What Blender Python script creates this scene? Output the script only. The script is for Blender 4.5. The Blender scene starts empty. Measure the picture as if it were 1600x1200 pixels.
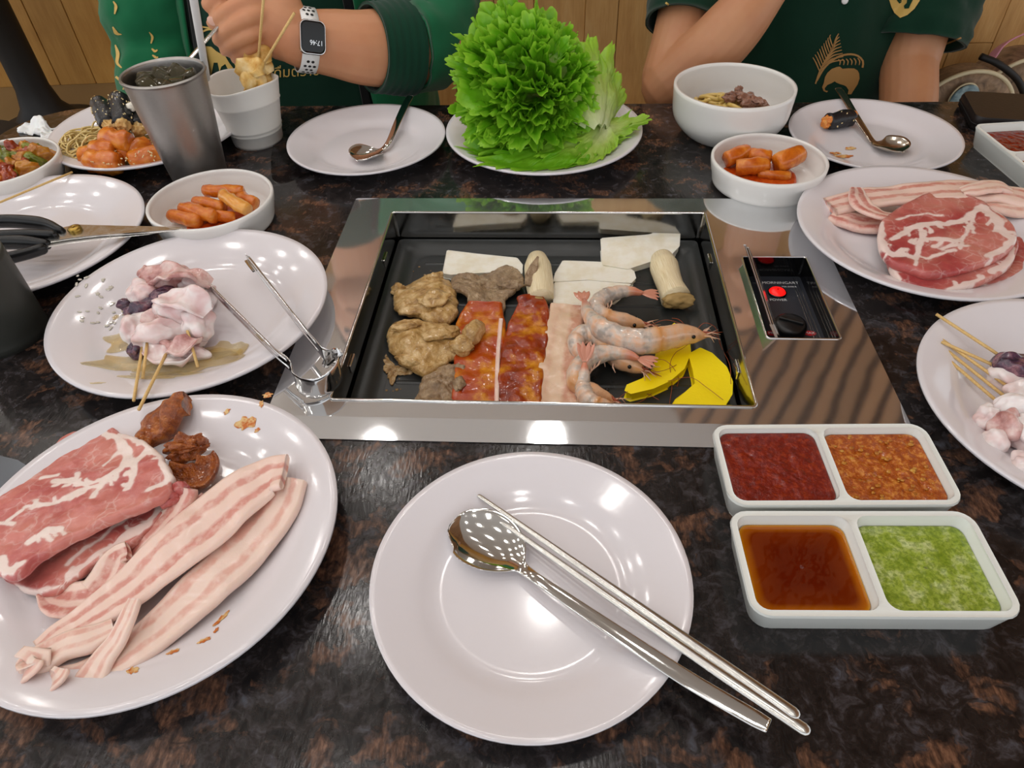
import bpy, bmesh, math, random
import numpy as np
from mathutils import Vector, Matrix
from mathutils.bvhtree import BVHTree

random.seed(5)
rng = np.random.default_rng(7)
SC = bpy.context.scene
COL = SC.collection
TZ = 0.75                                   # table top height; everything below is laid out from the table top (z = 0)

# ------------------------------------------------------------------ camera
FPX, PITCH, ROLL, CH = 1102.4, 0.7691, -0.0409, 0.4246
_d = np.array([0, math.cos(PITCH), -math.sin(PITCH)]); _u = np.array([0, math.sin(PITCH), math.cos(PITCH)]); _r = np.array([1., 0, 0])
CR = math.cos(ROLL) * _r + math.sin(ROLL) * _u
CU = -math.sin(ROLL) * _r + math.cos(ROLL) * _u
cam_d = bpy.data.cameras.new('camera'); cam = bpy.data.objects.new('camera', cam_d); COL.objects.link(cam)
cam_d.sensor_fit = 'HORIZONTAL'; cam_d.sensor_width = 36.0; cam_d.lens = FPX / 1600 * 36
cam_d.clip_start = 0.02; cam_d.clip_end = 60
mw = Matrix.Identity(4)
for i in range(3):
    mw[i][0], mw[i][1], mw[i][2] = CR[i], CU[i], -_d[i]
mw[0][3], mw[1][3], mw[2][3] = 0, 0, CH
cam.matrix_world = mw
SC.camera = cam

# ------------------------------------------------------------------ world, exposure
SC.view_settings.view_transform = 'Standard'; SC.view_settings.look = 'None'
SC.view_settings.gamma = 1.0; SC.view_settings.use_curve_mapping = False
SC.view_settings.exposure = 0.12
wd = bpy.data.worlds.new('world'); SC.world = wd; wd.use_nodes = True
wd.node_tree.nodes['Background'].inputs[0].default_value = (0.93, 0.96, 1.0, 1)
wd.node_tree.nodes['Background'].inputs[1].default_value = 1.1
LAMP = 42.0
LAMP_R = 0.055
CEIL = 1.85

# ------------------------------------------------------------------ helpers
def un(px, py, z=0.0):
    v = _d + CR * (px - 800) / FPX + CU * (600 - py) / FPX
    t = (z - CH) / v[2]
    return np.array([0, 0, CH]) + t * v
def unY(px, py, Y):
    v = _d + CR * (px - 800) / FPX + CU * (600 - py) / FPX
    return np.array([0, 0, CH]) + (Y / v[1]) * v
def U(pts, z=0.0):
    return np.array([un(p[0], p[1], p[2] if len(p) > 2 else z) for p in pts])
YA = math.radians(-4.756); GC = np.array([.0346, .5608]); gc_, gs_ = math.cos(YA), math.sin(YA)
def G(x, y, z=0.0):
    return np.array([GC[0] + gc_ * x - gs_ * y, GC[1] + gs_ * x + gc_ * y, z])
def toG(p):
    q = np.asarray(p)[:2] - GC
    return np.array([gc_ * q[0] + gs_ * q[1], -gs_ * q[0] + gc_ * q[1]])

def S(r, g, b):
    f = lambda c: (c / 255 / 12.92) if c / 255 <= .04045 else ((c / 255 + .055) / 1.055) ** 2.4
    return (f(r), f(g), f(b), 1)

def _hash(ix, iy, iz, seed):
    h = (ix.astype(np.int64) * 374761393 + iy.astype(np.int64) * 668265263 + iz.astype(np.int64) * 2147483647 + seed * 1274126177) & 0xffffffff
    h = ((h ^ (h >> 13)) * 1274126177) & 0xffffffff
    h = h ^ (h >> 16)
    return (h & 0xffff) / 32767.5 - 1.0
def vnoise(P, scale=1.0, seed=0):
    P = np.asarray(P, float) * scale
    i = np.floor(P).astype(np.int64); f = P - i; f = f * f * (3 - 2 * f)
    out = 0
    for a in (0, 1):
        for b in (0, 1):
            for c in (0, 1):
                w = (f[:, 0] if a else 1 - f[:, 0]) * (f[:, 1] if b else 1 - f[:, 1]) * (f[:, 2] if c else 1 - f[:, 2])
                out = out + w * _hash(i[:, 0] + a, i[:, 1] + b, i[:, 2] + c, seed)
    return out
def fbm(P, scale=1.0, seed=0, oct=3):
    o, a = 0, 1.0
    for k in range(oct):
        o = o + a * vnoise(P, scale * 2 ** k, seed + 17 * k); a *= .5
    return o

def props(o, label=None, cat=None, group=None, kind=None):
    if label: o['label'] = label
    if cat: o['category'] = cat
    if group: o['group'] = group
    if kind: o['kind'] = kind
    return o
def empty(name, loc=(0, 0, 0), rz=0.0, label=None, cat=None, group=None, kind=None, parent=None):
    o = bpy.data.objects.new(name, None); COL.objects.link(o)
    o.empty_display_size = .02
    o.location = loc; o.rotation_euler = (0, 0, rz)
    if parent: o.parent = parent
    o['_m'] = [x for row in (Matrix.Translation(Vector(loc)) @ Matrix.Rotation(rz, 4, 'Z')) for x in row]
    return props(o, label, cat, group, kind)
def pmat(o):
    m = list(o['_m']) if '_m' in o else None
    return np.array(m).reshape(4, 4) if m else np.eye(4)
def mk(name, V, F, m, parent=None, loc=None, smooth=True, uv=None, attr=None, label=None, cat=None, group=None, kind=None, world=True, base=True, sharp=None):
    """one mesh object; V in table-top coordinates (world=True) or already local to the parent"""
    V = np.asarray(V, float).reshape(-1, 3)
    o_loc = np.zeros(3)
    if parent is not None:
        if world:
            Mi = np.linalg.inv(pmat(parent)); V = V @ Mi[:3, :3].T + Mi[:3, 3]
    elif loc is not None:
        o_loc = np.asarray(loc, float)
        if world: V = V - o_loc
    elif base:
        o_loc = np.array([(V[:, 0].min() + V[:, 0].max()) / 2, (V[:, 1].min() + V[:, 1].max()) / 2, V[:, 2].min()]); V = V - o_loc
    me = bpy.data.meshes.new(name)
    me.from_pydata(V.tolist(), [], [list(map(int, f)) for f in F])
    if smooth:
        me.polygons.foreach_set('use_smooth', np.ones(len(me.polygons), bool))
    if uv is not None:
        li = np.zeros(len(me.loops), int); me.loops.foreach_get('vertex_index', li)
        l = me.uv_layers.new(name='UVMap'); l.data.foreach_set('uv', np.asarray(uv, float)[li].ravel())
    if attr:
        for k, a in attr.items():
            t = me.attributes.new(k, 'FLOAT', 'POINT'); t.data.foreach_set('value', np.asarray(a, float))
    me.update()
    if sharp: me.set_sharp_from_angle(angle=math.radians(sharp))
    o = bpy.data.objects.new(name, me); COL.objects.link(o)
    if m: me.materials.append(m)
    o.location = o_loc
    if parent is not None: o.parent = parent
    o['_m'] = [x for row in Matrix.Translation(Vector(o_loc)) for x in row]
    return props(o, label, cat, group, kind)
def copy_tree(o, parent=None):
    c = o.copy(); COL.objects.link(c)
    if parent is not None: c.parent = parent
    for ch in list(o.children): copy_tree(ch, c)
    return c
def bevel(o, w, seg=2, ang=35):
    b = o.modifiers.new('bevel', 'BEVEL'); b.width = w; b.segments = seg; b.limit_method = 'ANGLE'; b.angle_limit = math.radians(ang)
    return o
def subsurf(o, n=1):
    b = o.modifiers.new('sub', 'SUBSURF'); b.levels = n; b.render_levels = n
    return o

def gridF(nu, nv, cu=False, cv=False, off=0, flip=False):
    F = []
    for i in range(nu if cu else nu - 1):
        for j in range(nv if cv else nv - 1):
            a, b = i * nv + j, ((i + 1) % nu) * nv + j
            c, d = ((i + 1) % nu) * nv + (j + 1) % nv, i * nv + (j + 1) % nv
            q = (a + off, b + off, c + off, d + off)
            F.append(q[::-1] if flip else q)
    return F
def join(parts):
    Vs, Fs, off = [], [], 0
    for p in parts:
        V, F = p[0], p[1]
        Vs.append(np.asarray(V, float)); Fs += [tuple(i + off for i in f) for f in F]; off += len(V)
    return np.concatenate(Vs), Fs
def spline(pts, n, closed=False):
    P = np.asarray(pts, float)
    if closed: Q = np.concatenate([P[-1:], P, P[:2]])
    else: Q = np.concatenate([2 * P[:1] - P[1:2], P, 2 * P[-1:] - P[-2:-1]])
    out = []
    for i in range(1, len(Q) - 2):
        t = np.linspace(0, 1, 24, endpoint=False)[:, None]
        a, b, c, d = Q[i - 1], Q[i], Q[i + 1], Q[i + 2]
        out.append(.5 * ((2 * b) + (-a + c) * t + (2 * a - 5 * b + 4 * c - d) * t ** 2 + (-a + 3 * b - 3 * c + d) * t ** 3))
    C = np.concatenate(out + ([] if closed else [Q[-2][None]]))
    if closed: C = np.concatenate([C, C[:1]])
    s = np.r_[0, np.cumsum(np.linalg.norm(np.diff(C, axis=0), axis=1))]
    q = np.linspace(0, s[-1], n + 1)[:-1] if closed else np.linspace(0, s[-1], n)
    return np.stack([np.interp(q, s, C[:, k]) for k in range(C.shape[1])], 1)
def sm1(a, n):
    return spline(np.c_[np.arange(len(a)) * 1000.0, a], n)[:, 1]
def lathe(prof, n=72, c=(0, 0, 0)):
    prof = np.asarray(prof, float); th = np.linspace(0, 2 * np.pi, n, endpoint=False)
    V = np.stack([np.stack([c[0] + max(r, 1e-5) * np.cos(th), c[1] + max(r, 1e-5) * np.sin(th), np.full(n, c[2] + z)], 1) for r, z in prof], 0)
    return V.reshape(-1, 3), gridF(len(prof), n, False, True, flip=True)
def tube(path, r, n=10, cap=True, flat=(1, 1), up=None):
    P = np.asarray(path, float); m = len(P); r = np.broadcast_to(np.asarray(r, float), (m,))
    T = np.gradient(P, axis=0); T /= np.linalg.norm(T, axis=1)[:, None] + 1e-12
    x = np.array(up if up is not None else (0, 0, 1.))
    if up is None and abs(T[0] @ x) > .9: x = np.array([1., 0, 0])
    th = np.linspace(0, 2 * np.pi, n, endpoint=False); V = []
    for i in range(m):
        if up is not None: x = np.array(up, float)
        x = x - T[i] * (x @ T[i]); x /= np.linalg.norm(x) + 1e-12; y = np.cross(T[i], x)
        V.append(P[i] + r[i] * (np.cos(th)[:, None] * x * flat[0] + np.sin(th)[:, None] * y * flat[1]))
    F = gridF(m, n, False, True)
    if cap: F += [tuple(range(n)), tuple(range((m - 1) * n, m * n))[::-1]]
    return np.concatenate(V), F
def rtube(path, r, n=10, **k):
    """tube with rounded ends"""
    P = np.asarray(path, float); m = len(P); r = np.broadcast_to(np.asarray(r, float), (m,)).copy()
    t0 = (P[0] - P[1]); t0 /= np.linalg.norm(t0); t1 = (P[-1] - P[-2]); t1 /= np.linalg.norm(t1)
    a = np.array([.98, .8, .5]); h = np.sqrt(1 - a ** 2)
    P = np.concatenate([P[0] + t0 * r[0] * np.array([1, .85, .55])[:, None], P, P[-1] + t1 * r[-1] * np.array([.55, .85, 1])[:, None]])
    r = np.concatenate([r[0] * np.array([.08, .53, .83]), r, r[-1] * np.array([.83, .53, .08])])
    return tube(P, r, n, **k)
def box(a, b):
    (x0, y0, z0), (x1, y1, z1) = a, b
    V = np.array([(x0, y0, z0), (x1, y0, z0), (x1, y1, z0), (x0, y1, z0), (x0, y0, z1), (x1, y0, z1), (x1, y1, z1), (x0, y1, z1)], float)
    return V, [(0, 3, 2, 1), (4, 5, 6, 7), (0, 1, 5, 4), (1, 2, 6, 5), (2, 3, 7, 6), (3, 0, 4, 7)]
def rrect(x0, y0, x1, y1, r, k=6):
    out = []
    for cx, cy, a0 in ((x1 - r, y0 + r, -90), (x1 - r, y1 - r, 0), (x0 + r, y1 - r, 90), (x0 + r, y0 + r, 180)):
        for i in range(k + 1):
            a = math.radians(a0 + 90 * i / k); out.append((cx + r * math.cos(a), cy + r * math.sin(a)))
    return np.array(out)
def loops(Ls, capA=False, capB=False, flip=False):
    """skin a list of equal length closed 3D loops"""
    n = len(Ls[0]); V = np.concatenate([np.asarray(l, float) for l in Ls]); F = gridF(len(Ls), n, False, True, flip=flip)
    if capA: F.append(tuple(range(n))[::-1] if not flip else tuple(range(n)))
    if capB: F.append(tuple(range((len(Ls) - 1) * n, len(Ls) * n)) if not flip else tuple(range((len(Ls) - 1) * n, len(Ls) * n))[::-1])
    return V, F
def L3(l2, z): return np.c_[np.asarray(l2), np.full(len(l2), z)]
def holed(outer, holes, z):
    """flat face with holes at height z -> V,F"""
    bm = bmesh.new(); es = []
    for lp in [outer] + holes:
        vs = [bm.verts.new((p[0], p[1], z)) for p in lp]
        es += [bm.edges.new((vs[i], vs[(i + 1) % len(vs)])) for i in range(len(vs))]
    bmesh.ops.triangle_fill(bm, use_beauty=True, use_dissolve=False, edges=es, normal=(0, 0, 1))
    bm.normal_update()
    for f in bm.faces:
        if f.normal.z < 0: f.normal_flip()
    bm.verts.index_update()
    V = np.array([v.co[:] for v in bm.verts]); F = [tuple(v.index for v in f.verts) for f in bm.faces]; bm.free()
    return V, F
_ico = {}
def ico(sub):
    if sub not in _ico:
        bm = bmesh.new(); bmesh.ops.create_icosphere(bm, subdivisions=sub, radius=1.0)
        bm.verts.index_update()
        _ico[sub] = (np.array([v.co[:] for v in bm.verts]), [tuple(v.index for v in f.verts) for f in bm.faces]); bm.free()
    return _ico[sub][0].copy(), _ico[sub][1]
def rotm(rx=0, ry=0, rz=0):
    return np.array((Matrix.Rotation(rz, 3, 'Z') @ Matrix.Rotation(ry, 3, 'Y') @ Matrix.Rotation(rx, 3, 'X')))
def blob(c, rad, rot=(0, 0, 0), amp=.2, scale=1.5, seed=0, sub=4, oct=3, power=1.0):
    V, F = ico(sub)
    if power != 1.0:                        # squarer or rounder body
        V = np.sign(V) * np.abs(V) ** power; V /= (np.abs(V) ** (2 / power)).sum(1)[:, None] ** (power / 2)
    n = fbm(V + seed * 3.1, scale, seed, oct)
    V = V * (1 + amp * n)[:, None] * np.asarray(rad)
    return V @ rotm(*rot).T + np.asarray(c), F
def slab(outline, z0, th, n=110, rings=12, dome=0.0, amp=.0008, nscale=60, seed=0, center=None, zfun=None, edge=.35, ragged=0.0, rag_scale=120, veins=None, closed=True):
    """a slice with the given outline (table plane points), thickness and an uneven top; star shaped about its centre"""
    O = spline(np.asarray(outline)[:, :2], n, True)
    c = np.mean(O, 0) if center is None else np.asarray(center)[:2]
    if ragged:
        d = O - c; O = O + d / np.linalg.norm(d, axis=1)[:, None] * (ragged * fbm(np.c_[O, np.zeros(n)], rag_scale, seed + 5, 3))[:, None]
    e = edge * th
    R = np.linalg.norm(O - c, axis=1)[:, None]
    rows, uv = [], []
    def ring(f, inset, zz):
        q = c + (O - c) * np.maximum(f - inset / R, 0.0 if f > .05 else 0)
        rows.append(np.c_[q, np.full(n, zz)]); uv.append(np.c_[np.linspace(0, 1, n), np.full(n, f)])
    ring(1, e, 0); ring(1, e * .25, th * .22); ring(1, 0, th * .5); ring(1, e * .3, th * .82)
    nb = len(rows)
    for k, f in enumerate(np.linspace(1, .0, rings)):
        ring(max(f, .003), e if k == 0 else e * f, th + dome * (1 - f * f))
    V = np.concatenate(rows)
    P = V.copy(); P[:, 2] = 0
    nn = fbm(P, nscale, seed, 3) * amp
    top = np.arange(len(V)) >= nb * n
    V[:, 2] += np.where(top, nn, nn * .3)
    V[:, :2] += (np.stack([fbm(V + 3, nscale, seed + 1, 2), fbm(V + 7, nscale, seed + 2, 2)], 1) * amp * .6) * (~top)[:, None]
    V[:, 2] += z0
    if zfun is not None: V[:, 2] += zfun(V[:, 0], V[:, 1])
    F = gridF(len(rows), n, False, True, flip=False)
    F = [f for f in F]
    F.append(tuple(range(n))[::-1]); F.append(tuple(range((len(rows) - 1) * n, len(rows) * n)))
    return V, F, np.concatenate(uv)
def seg_dist(P, poly):
    P = np.asarray(P)[:, :2]; d = np.full(len(P), 9.)
    for a, b in zip(poly[:-1], poly[1:]):
        a, b = np.asarray(a)[:2], np.asarray(b)[:2]; ab = b - a
        t = np.clip(((P - a) @ ab) / (ab @ ab + 1e-12), 0, 1)
        d = np.minimum(d, np.linalg.norm(P - (a + t[:, None] * ab), axis=1))
    return d
def ribbon(path, width, th, nw=12, side=None, n=None, cup=0.0, wave=0.0, seed=0, wscale=40):
    """a strip along a 3D path; uv u runs across it, v along it"""
    P = spline(path, n, False) if n else np.asarray(path, float); m = len(P)
    W = np.interp(np.linspace(0, 1, m), np.linspace(0, 1, len(np.atleast_1d(width))), np.atleast_1d(width)) if np.ndim(width) else np.full(m, width)
    T = np.gradient(P, axis=0); T /= np.linalg.norm(T, axis=1)[:, None]
    if side is None: Sd = np.cross(T, np.array([0, 0, 1.]))
    else:
        Sd = np.asarray(side, float); Sd = np.stack([np.interp(np.linspace(0, 1, m), np.linspace(0, 1, len(Sd)), Sd[:, k]) for k in range(3)], 1) if Sd.ndim == 2 else np.tile(Sd, (m, 1))
        Sd = Sd - T * (Sd * T).sum(1)[:, None]
    Sd /= np.linalg.norm(Sd, axis=1)[:, None] + 1e-9
    N = np.cross(Sd, T)
    us = np.linspace(-1, 1, nw + 1); V, uv = [], []
    prof = [(u, .5 - (0.28 if abs(u) > .999 else 0)) for u in us] + [(1.015, 0)] + [(u, -.5 + (0.28 if abs(u) > .999 else 0)) for u in us[::-1]] + [(-1.015, 0)]
    k = len(prof); vl = np.linspace(0, 1, m)
    for u, h in prof:
        p = P + Sd * (u * W / 2)[:, None]
        off = h * th + (np.interp(vl, np.linspace(0, 1, len(cup)), cup) if np.ndim(cup) else cup) * (u * u) + wave * fbm(np.c_[p[:, 0], p[:, 1], np.full(m, seed * 1.3)], wscale, seed, 2)
        V.append(p + N * off[:, None]); uv.append(np.c_[np.full(m, (u + 1) / 2), vl])
    V = np.stack(V, 1).reshape(-1, 3); uv = np.stack(uv, 1).reshape(-1, 2)
    F = gridF(m, k, False, True, flip=True) + [tuple(range(k)), tuple(range((m - 1) * k, m * k))[::-1]]
    return V, F, uv
def text_mesh(body, size, align='CENTER', ext=0.0):
    cu = bpy.data.curves.new('t', 'FONT'); cu.body = body; cu.size = size; cu.align_x = align; cu.align_y = 'CENTER'; cu.extrude = ext
    cu.resolution_u = 4
    o = bpy.data.objects.new('t', cu); me = bpy.data.meshes.new_from_object(o)
    V = np.array([v.co[:] for v in me.vertices]); F = [tuple(p.vertices) for p in me.polygons]
    bpy.data.objects.remove(o); bpy.data.curves.remove(cu); bpy.data.meshes.remove(me)
    return V, F
def frame_AB(A, B, roll=0.0):
    """4x4 with local x running from A to B, z as far up as it can be"""
    A, B = np.asarray(A, float), np.asarray(B, float); x = B - A; L = np.linalg.norm(x); x /= L
    z = np.array([0, 0, 1.]) - x * x[2]; z /= np.linalg.norm(z); y = np.cross(z, x)
    y, z = y * math.cos(roll) + z * math.sin(roll), z * math.cos(roll) - y * math.sin(roll)
    m = np.eye(4); m[:3, 0], m[:3, 1], m[:3, 2], m[:3, 3] = x, y, z, A
    return m, L
def xf(m, V): return np.asarray(V) @ m[:3, :3].T + m[:3, 3]

# ------------------------------------------------------------------ materials
def mat(name, col, rough=.5, metal=0.0, spec=.5, coat=0.0, sss=0.0, srad=(.004, .002, .001), trans=0.0, ior=1.45, emit=None, es=0.0, crough=.05, sheen=0.0):
    m = bpy.data.materials.new(name); m.use_nodes = True
    b = m.node_tree.nodes['Principled BSDF']; I = b.inputs
    I['Base Color'].default_value = col if len(col) == 4 else (*col, 1)
    I['Roughness'].default_value = rough; I['Metallic'].default_value = metal; I['Specular IOR Level'].default_value = spec
    I['Coat Weight'].default_value = coat; I['Coat Roughness'].default_value = crough
    I['Subsurface Weight'].default_value = sss; I['Subsurface Radius'].default_value = srad; I['Subsurface Scale'].default_value = 1.0
    I['Transmission Weight'].default_value = trans; I['IOR'].default_value = ior
    I['Sheen Weight'].default_value = sheen
    if emit: I['Emission Color'].default_value = emit; I['Emission Strength'].default_value = es
    return m
class N:
    """small node builder on a principled material"""
    def __init__(s, m):
        s.m = m; s.t = m.node_tree; s.b = s.t.nodes['Principled BSDF']
    def n(s, ty, **k):
        x = s.t.nodes.new(ty)
        for a, v in k.items(): setattr(x, a, v)
        return x
    def link(s, a, b): s.t.links.new(a, b)
    def val(s, sock, v):
        if hasattr(v, 'is_output'): s.link(v, sock)
        else: sock.default_value = v
    def coord(s, what='Object'): return s.n('ShaderNodeTexCoord').outputs[what]
    def mapping(s, v, scale=(1, 1, 1), rot=(0, 0, 0), loc=(0, 0, 0)):
        x = s.n('ShaderNodeMapping'); s.link(v, x.inputs[0]); x.inputs['Scale'].default_value = scale; x.inputs['Rotation'].default_value = rot; x.inputs['Location'].default_value = loc
        return x.outputs[0]
    def noise(s, v, scale, detail=3, rough=.55, dist=0.0, out='Fac'):
        x = s.n('ShaderNodeTexNoise'); s.link(v, x.inputs['Vector']); x.inputs['Scale'].default_value = scale; x.inputs['Detail'].default_value = detail
        x.inputs['Roughness'].default_value = rough; x.inputs['Distortion'].default_value = dist
        return x.outputs[out]
    def voro(s, v, scale, feature='F1', out='Distance', rand=1.0):
        x = s.n('ShaderNodeTexVoronoi', feature=feature); s.link(v, x.inputs['Vector']); x.inputs['Scale'].default_value = scale; x.inputs['Randomness'].default_value = rand
        return x.outputs[out]
    def ramp(s, f, stops, interp='LINEAR'):
        x = s.n('ShaderNodeValToRGB'); s.link(f, x.inputs[0]); e = x.color_ramp.elements; x.color_ramp.interpolation = interp
        while len(e) < len(stops): e.new(.5)
        for i, (p, c) in enumerate(stops):
            e[i].position = p; e[i].color = c if hasattr(c, '__len__') else (c, c, c, 1)
        return x.outputs[0]
    def mix(s, f, a, b, mode='MIX'):
        x = s.n('ShaderNodeMix', data_type='RGBA', blend_type=mode); s.val(x.inputs[0], f); s.val(x.inputs[6], a); s.val(x.inputs[7], b)
        return x.outputs[2]
    def math(s, op, a, b=0.0, clamp=False):
        x = s.n('ShaderNodeMath', operation=op, use_clamp=clamp); s.val(x.inputs[0], a); s.val(x.inputs[1], b)
        return x.outputs[0]
    def attr(s, name): return s.n('ShaderNodeAttribute', attribute_name=name).outputs['Fac']
    def sep(s, v):
        x = s.n('ShaderNodeSeparateXYZ'); s.link(v, x.inputs[0]); return x.outputs
    def addv(s, a, b):
        x = s.n('ShaderNodeVectorMath', operation='ADD'); s.val(x.inputs[0], a); s.val(x.inputs[1], b); return x.outputs[0]
    def bump(s, h, strength=.3, dist=.001):
        x = s.n('ShaderNodeBump'); s.link(h, x.inputs['Height']); x.inputs['Strength'].default_value = strength; x.inputs['Distance'].default_value = dist
        s.link(x.outputs[0], s.b.inputs['Normal']); return s
    def col(s, c): s.val(s.b.inputs['Base Color'], c); return s
    def rough(s, r): s.val(s.b.inputs['Roughness'], r); return s

# granite of the table top
m_granite = mat('granite', S(30, 26, 25), rough=.16, spec=.5)
k = N(m_granite); co = k.coord()
warp = k.addv(co, k.mix(.04, (0, 0, 0, 1), k.noise(co, 40, 3, out='Color')))
n1 = k.noise(k.mapping(warp, (1, 1.3, 1)), 28, 5, .6); n2 = k.noise(warp, 90, 4, .65); n3 = k.noise(k.mapping(co, (1, .35, 1), (0, 0, .5)), 300, 3, .6)
base = k.ramp(n2, [(.34, S(15, 13, 14)), (.52, S(36, 31, 30)), (.62, S(56, 52, 54)), (.76, S(76, 78, 86))])
brown = k.ramp(n3, [(.25, S(60, 40, 31)), (.55, S(100, 70, 53)), (.8, S(134, 98, 76))])
f = k.ramp(n1, [(.53, 0), (.62, 1)])
f = k.math('MULTIPLY', f, k.ramp(n3, [(.3, .35), (.6, 1)]))
k.col(k.mix(f, base, brown)).rough(k.ramp(n3, [(.2, .10), (.8, .24)]))
k.bump(k.noise(k.mapping(co, (1, .25, 1), (0, 0, .35)), 420, 2, .5), .18, .0006)

def steel(name, col=(.74, .75, .76), rough=.16, stretch=(4, 400, 4), bstr=.06, wob=0.0):
    m = mat(name, (*col, 1), rough=rough, metal=1.0); k = N(m); co = k.coord()
    g = k.noise(k.mapping(co, stretch), 6, 3, .6)
    k.rough(k.ramp(g, [(.2, rough * .7), (.8, rough * 1.35)]))
    h = g
    if wob: h = k.math('ADD', k.math('MULTIPLY', g, .04), k.math('MULTIPLY', k.noise(co, 22, 1, .4), wob))
    k.bump(h, bstr, .0012)
    return m
m_frame = steel('brushed_steel', (.72, .73, .74), .045, (3, 260, 3), .07, 1.6)
k = N(m_frame); g2 = k.n('ShaderNodeBsdfAnisotropic'); g2.inputs['Color'].default_value = (.74, .75, .77, 1); g2.inputs['Roughness'].default_value = .42; mxf = k.n('ShaderNodeMixShader'); mxf.inputs[0].default_value = .2
outf = [x for x in k.t.nodes if x.type == 'OUTPUT_MATERIAL'][0]; k.link(k.b.outputs[0], mxf.inputs[1]); k.link(g2.outputs[0], mxf.inputs[2]); k.link(mxf.outputs[0], outf.inputs[0])   # fine brushing over the mirror finish
m_steel = steel('polished_steel', (.72, .71, .70), .10, (60, 60, 60), .02)
m_spoon = steel('spoon_steel', (.66, .65, .63), .07, (40, 40, 40), .01)
m_chop = steel('satin_steel', (.62, .61, .58), .22, (30, 30, 30), .05)
m_cup = steel('matt_steel_cup', (.40, .38, .36), .40, (30, 30, 200), .08)
m_darksteel = steel('dark_polished_steel', (.20, .20, .19), .10, (40, 40, 40), .02)
m_walls = steel('grill_wall_steel', (.36, .35, .33), .12, (30, 30, 30), .03)
m_brass = mat('brass', S(170, 140, 70), .28, 1.0)
m_pan = mat('nonstick_coating', S(38, 41, 41), .34, spec=.55)
k = N(m_pan); co = k.coord(); k.bump(k.noise(co, 900, 2, .5), .12, .0004)
k.rough(k.ramp(k.noise(co, 18, 4, .6), [(.3, .24), (.7, .46)]))
m_black = mat('black_plastic', S(18, 18, 19), .3); m_gloss_black = mat('gloss_black', S(9, 9, 10), .08)
m_blackmatte = mat('black_matte', S(14, 13, 13), .6)
m_darkcup = mat('dark_grey_coated_metal', S(62, 64, 60), .42, .3)
k = N(m_darkcup); k.bump(k.noise(k.coord(), 700, 2), .1, .0004)
m_plate = mat('white_melamine', S(226, 222, 226), .13, spec=.5, coat=.3, crough=.08)
k = N(m_plate); k.bump(k.noise(k.coord(), 260, 2, .4), .035, .001)
m_bowl = mat('white_bowl_melamine', S(232, 230, 226), .18, spec=.5, coat=.2, crough=.1)
m_dish = mat('white_dish_melamine', S(230, 233, 228), .2, spec=.5)
m_paper = mat('white_paper', S(226, 224, 219), .7); m_tissue = mat('tissue', S(236, 238, 238), .85, sss=.1)
m_stick = mat('bamboo', S(222, 186, 118), .5)
k = N(m_stick); co = k.coord(); k.col(k.mix(k.noise(k.mapping(co, (60, 60, 60)), 9, 3), S(196, 152, 82), S(236, 206, 142)))
m_white_plastic = mat('white_plastic', S(232, 232, 230), .4)
m_whiteprint = mat('white_print', S(225, 228, 230), .5); m_redprint = mat('red_print', S(190, 30, 40), .45)
m_redlamp = mat('red_lamp', S(220, 10, 10), .2, emit=(1, .008, .006, 1), es=1.1)
m_film = mat('clear_film', (1, 1, 1, 1), .06, trans=1.0, ior=1.08)

def wood(name, a, b, c, sc=(2.2, 2.2, .35), rough=.45):
    m = mat(name, a, rough); k = N(m); co = k.coord('Object'); oi = k.n('ShaderNodeObjectInfo')
    v = k.addv(co, k.mix(1.0, (0, 0, 0, 1), oi.outputs['Random'])) if False else co
    off = k.n('ShaderNodeVectorMath', operation='SCALE'); k.link(oi.outputs['Location'], off.inputs[0]); off.inputs['Scale'].default_value = 3.7
    v = k.addv(co, off.outputs[0])
    g = k.noise(k.mapping(v, sc), 14, 4, .6, .6); g2 = k.noise(k.mapping(v, (sc[0] * 6, sc[1] * 6, sc[2] * 2)), 30, 3, .6)
    colr = k.ramp(g, [(.3, a), (.55, b), (.75, c)])
    colr = k.mix(.25, colr, k.ramp(g2, [(.3, a), (.7, c)]))
    tint = k.ramp(oi.outputs['Random'], [(0, (.78, .78, .78, 1)), (1, (1.05, 1.03, 1.0, 1))])
    k.col(k.mix(1.0, colr, tint, 'MULTIPLY')); return m
m_wood = wood('rubberwood', S(188, 138, 74), S(216, 168, 102), S(228, 188, 128))
m_wood_far = wood('wall_wood', S(176, 124, 52), S(200, 148, 72), S(214, 166, 90), (1, 1, .2))
m_slat = wood('ceiling_slat', S(206, 160, 120), S(224, 182, 142), S(234, 198, 160))
m_gap = mat('ceiling_gap', S(104, 72, 52), .8)
m_white_ceiling = mat('white_ceiling', S(235, 237, 240), .7)
m_lamp = mat('lamp_glow', (1, 1, 1, 1), .5, emit=(1, .96, .92, 1), es=LAMP)
m_lampring = mat('lamp_ring', S(230, 230, 230), .4)
m_floor = mat('floor_tile', S(150, 124, 84), .45)
m_base = mat('baseboard_paint', S(128, 104, 66), .5)
# ------------------------------------------------------------------ the room
FZ = -TZ
V, F = box((-5, -2.2, FZ - .05), (4.5, 4.0, FZ)); mk('floor', V, F, m_floor, smooth=False, kind='structure', loc=(0, 0, FZ - .05))
WY = 3.25
V, F = box((-5, WY + .02, FZ), (4.5, WY + .14, CEIL)); wall = mk('wall_back', V, F, m_wood_far, smooth=False, kind='structure', loc=(0, WY, FZ))
for i in range(40):
    x0 = -4.2 + i * .16
    V, F = box((x0 + .0015, WY, FZ), (x0 + .1585, WY + .021, CEIL - .9)); bevel(mk('plank', V - np.array([0, WY, FZ]), F, m_wood_far, wall, smooth=False, world=False), .002, 1)
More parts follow.
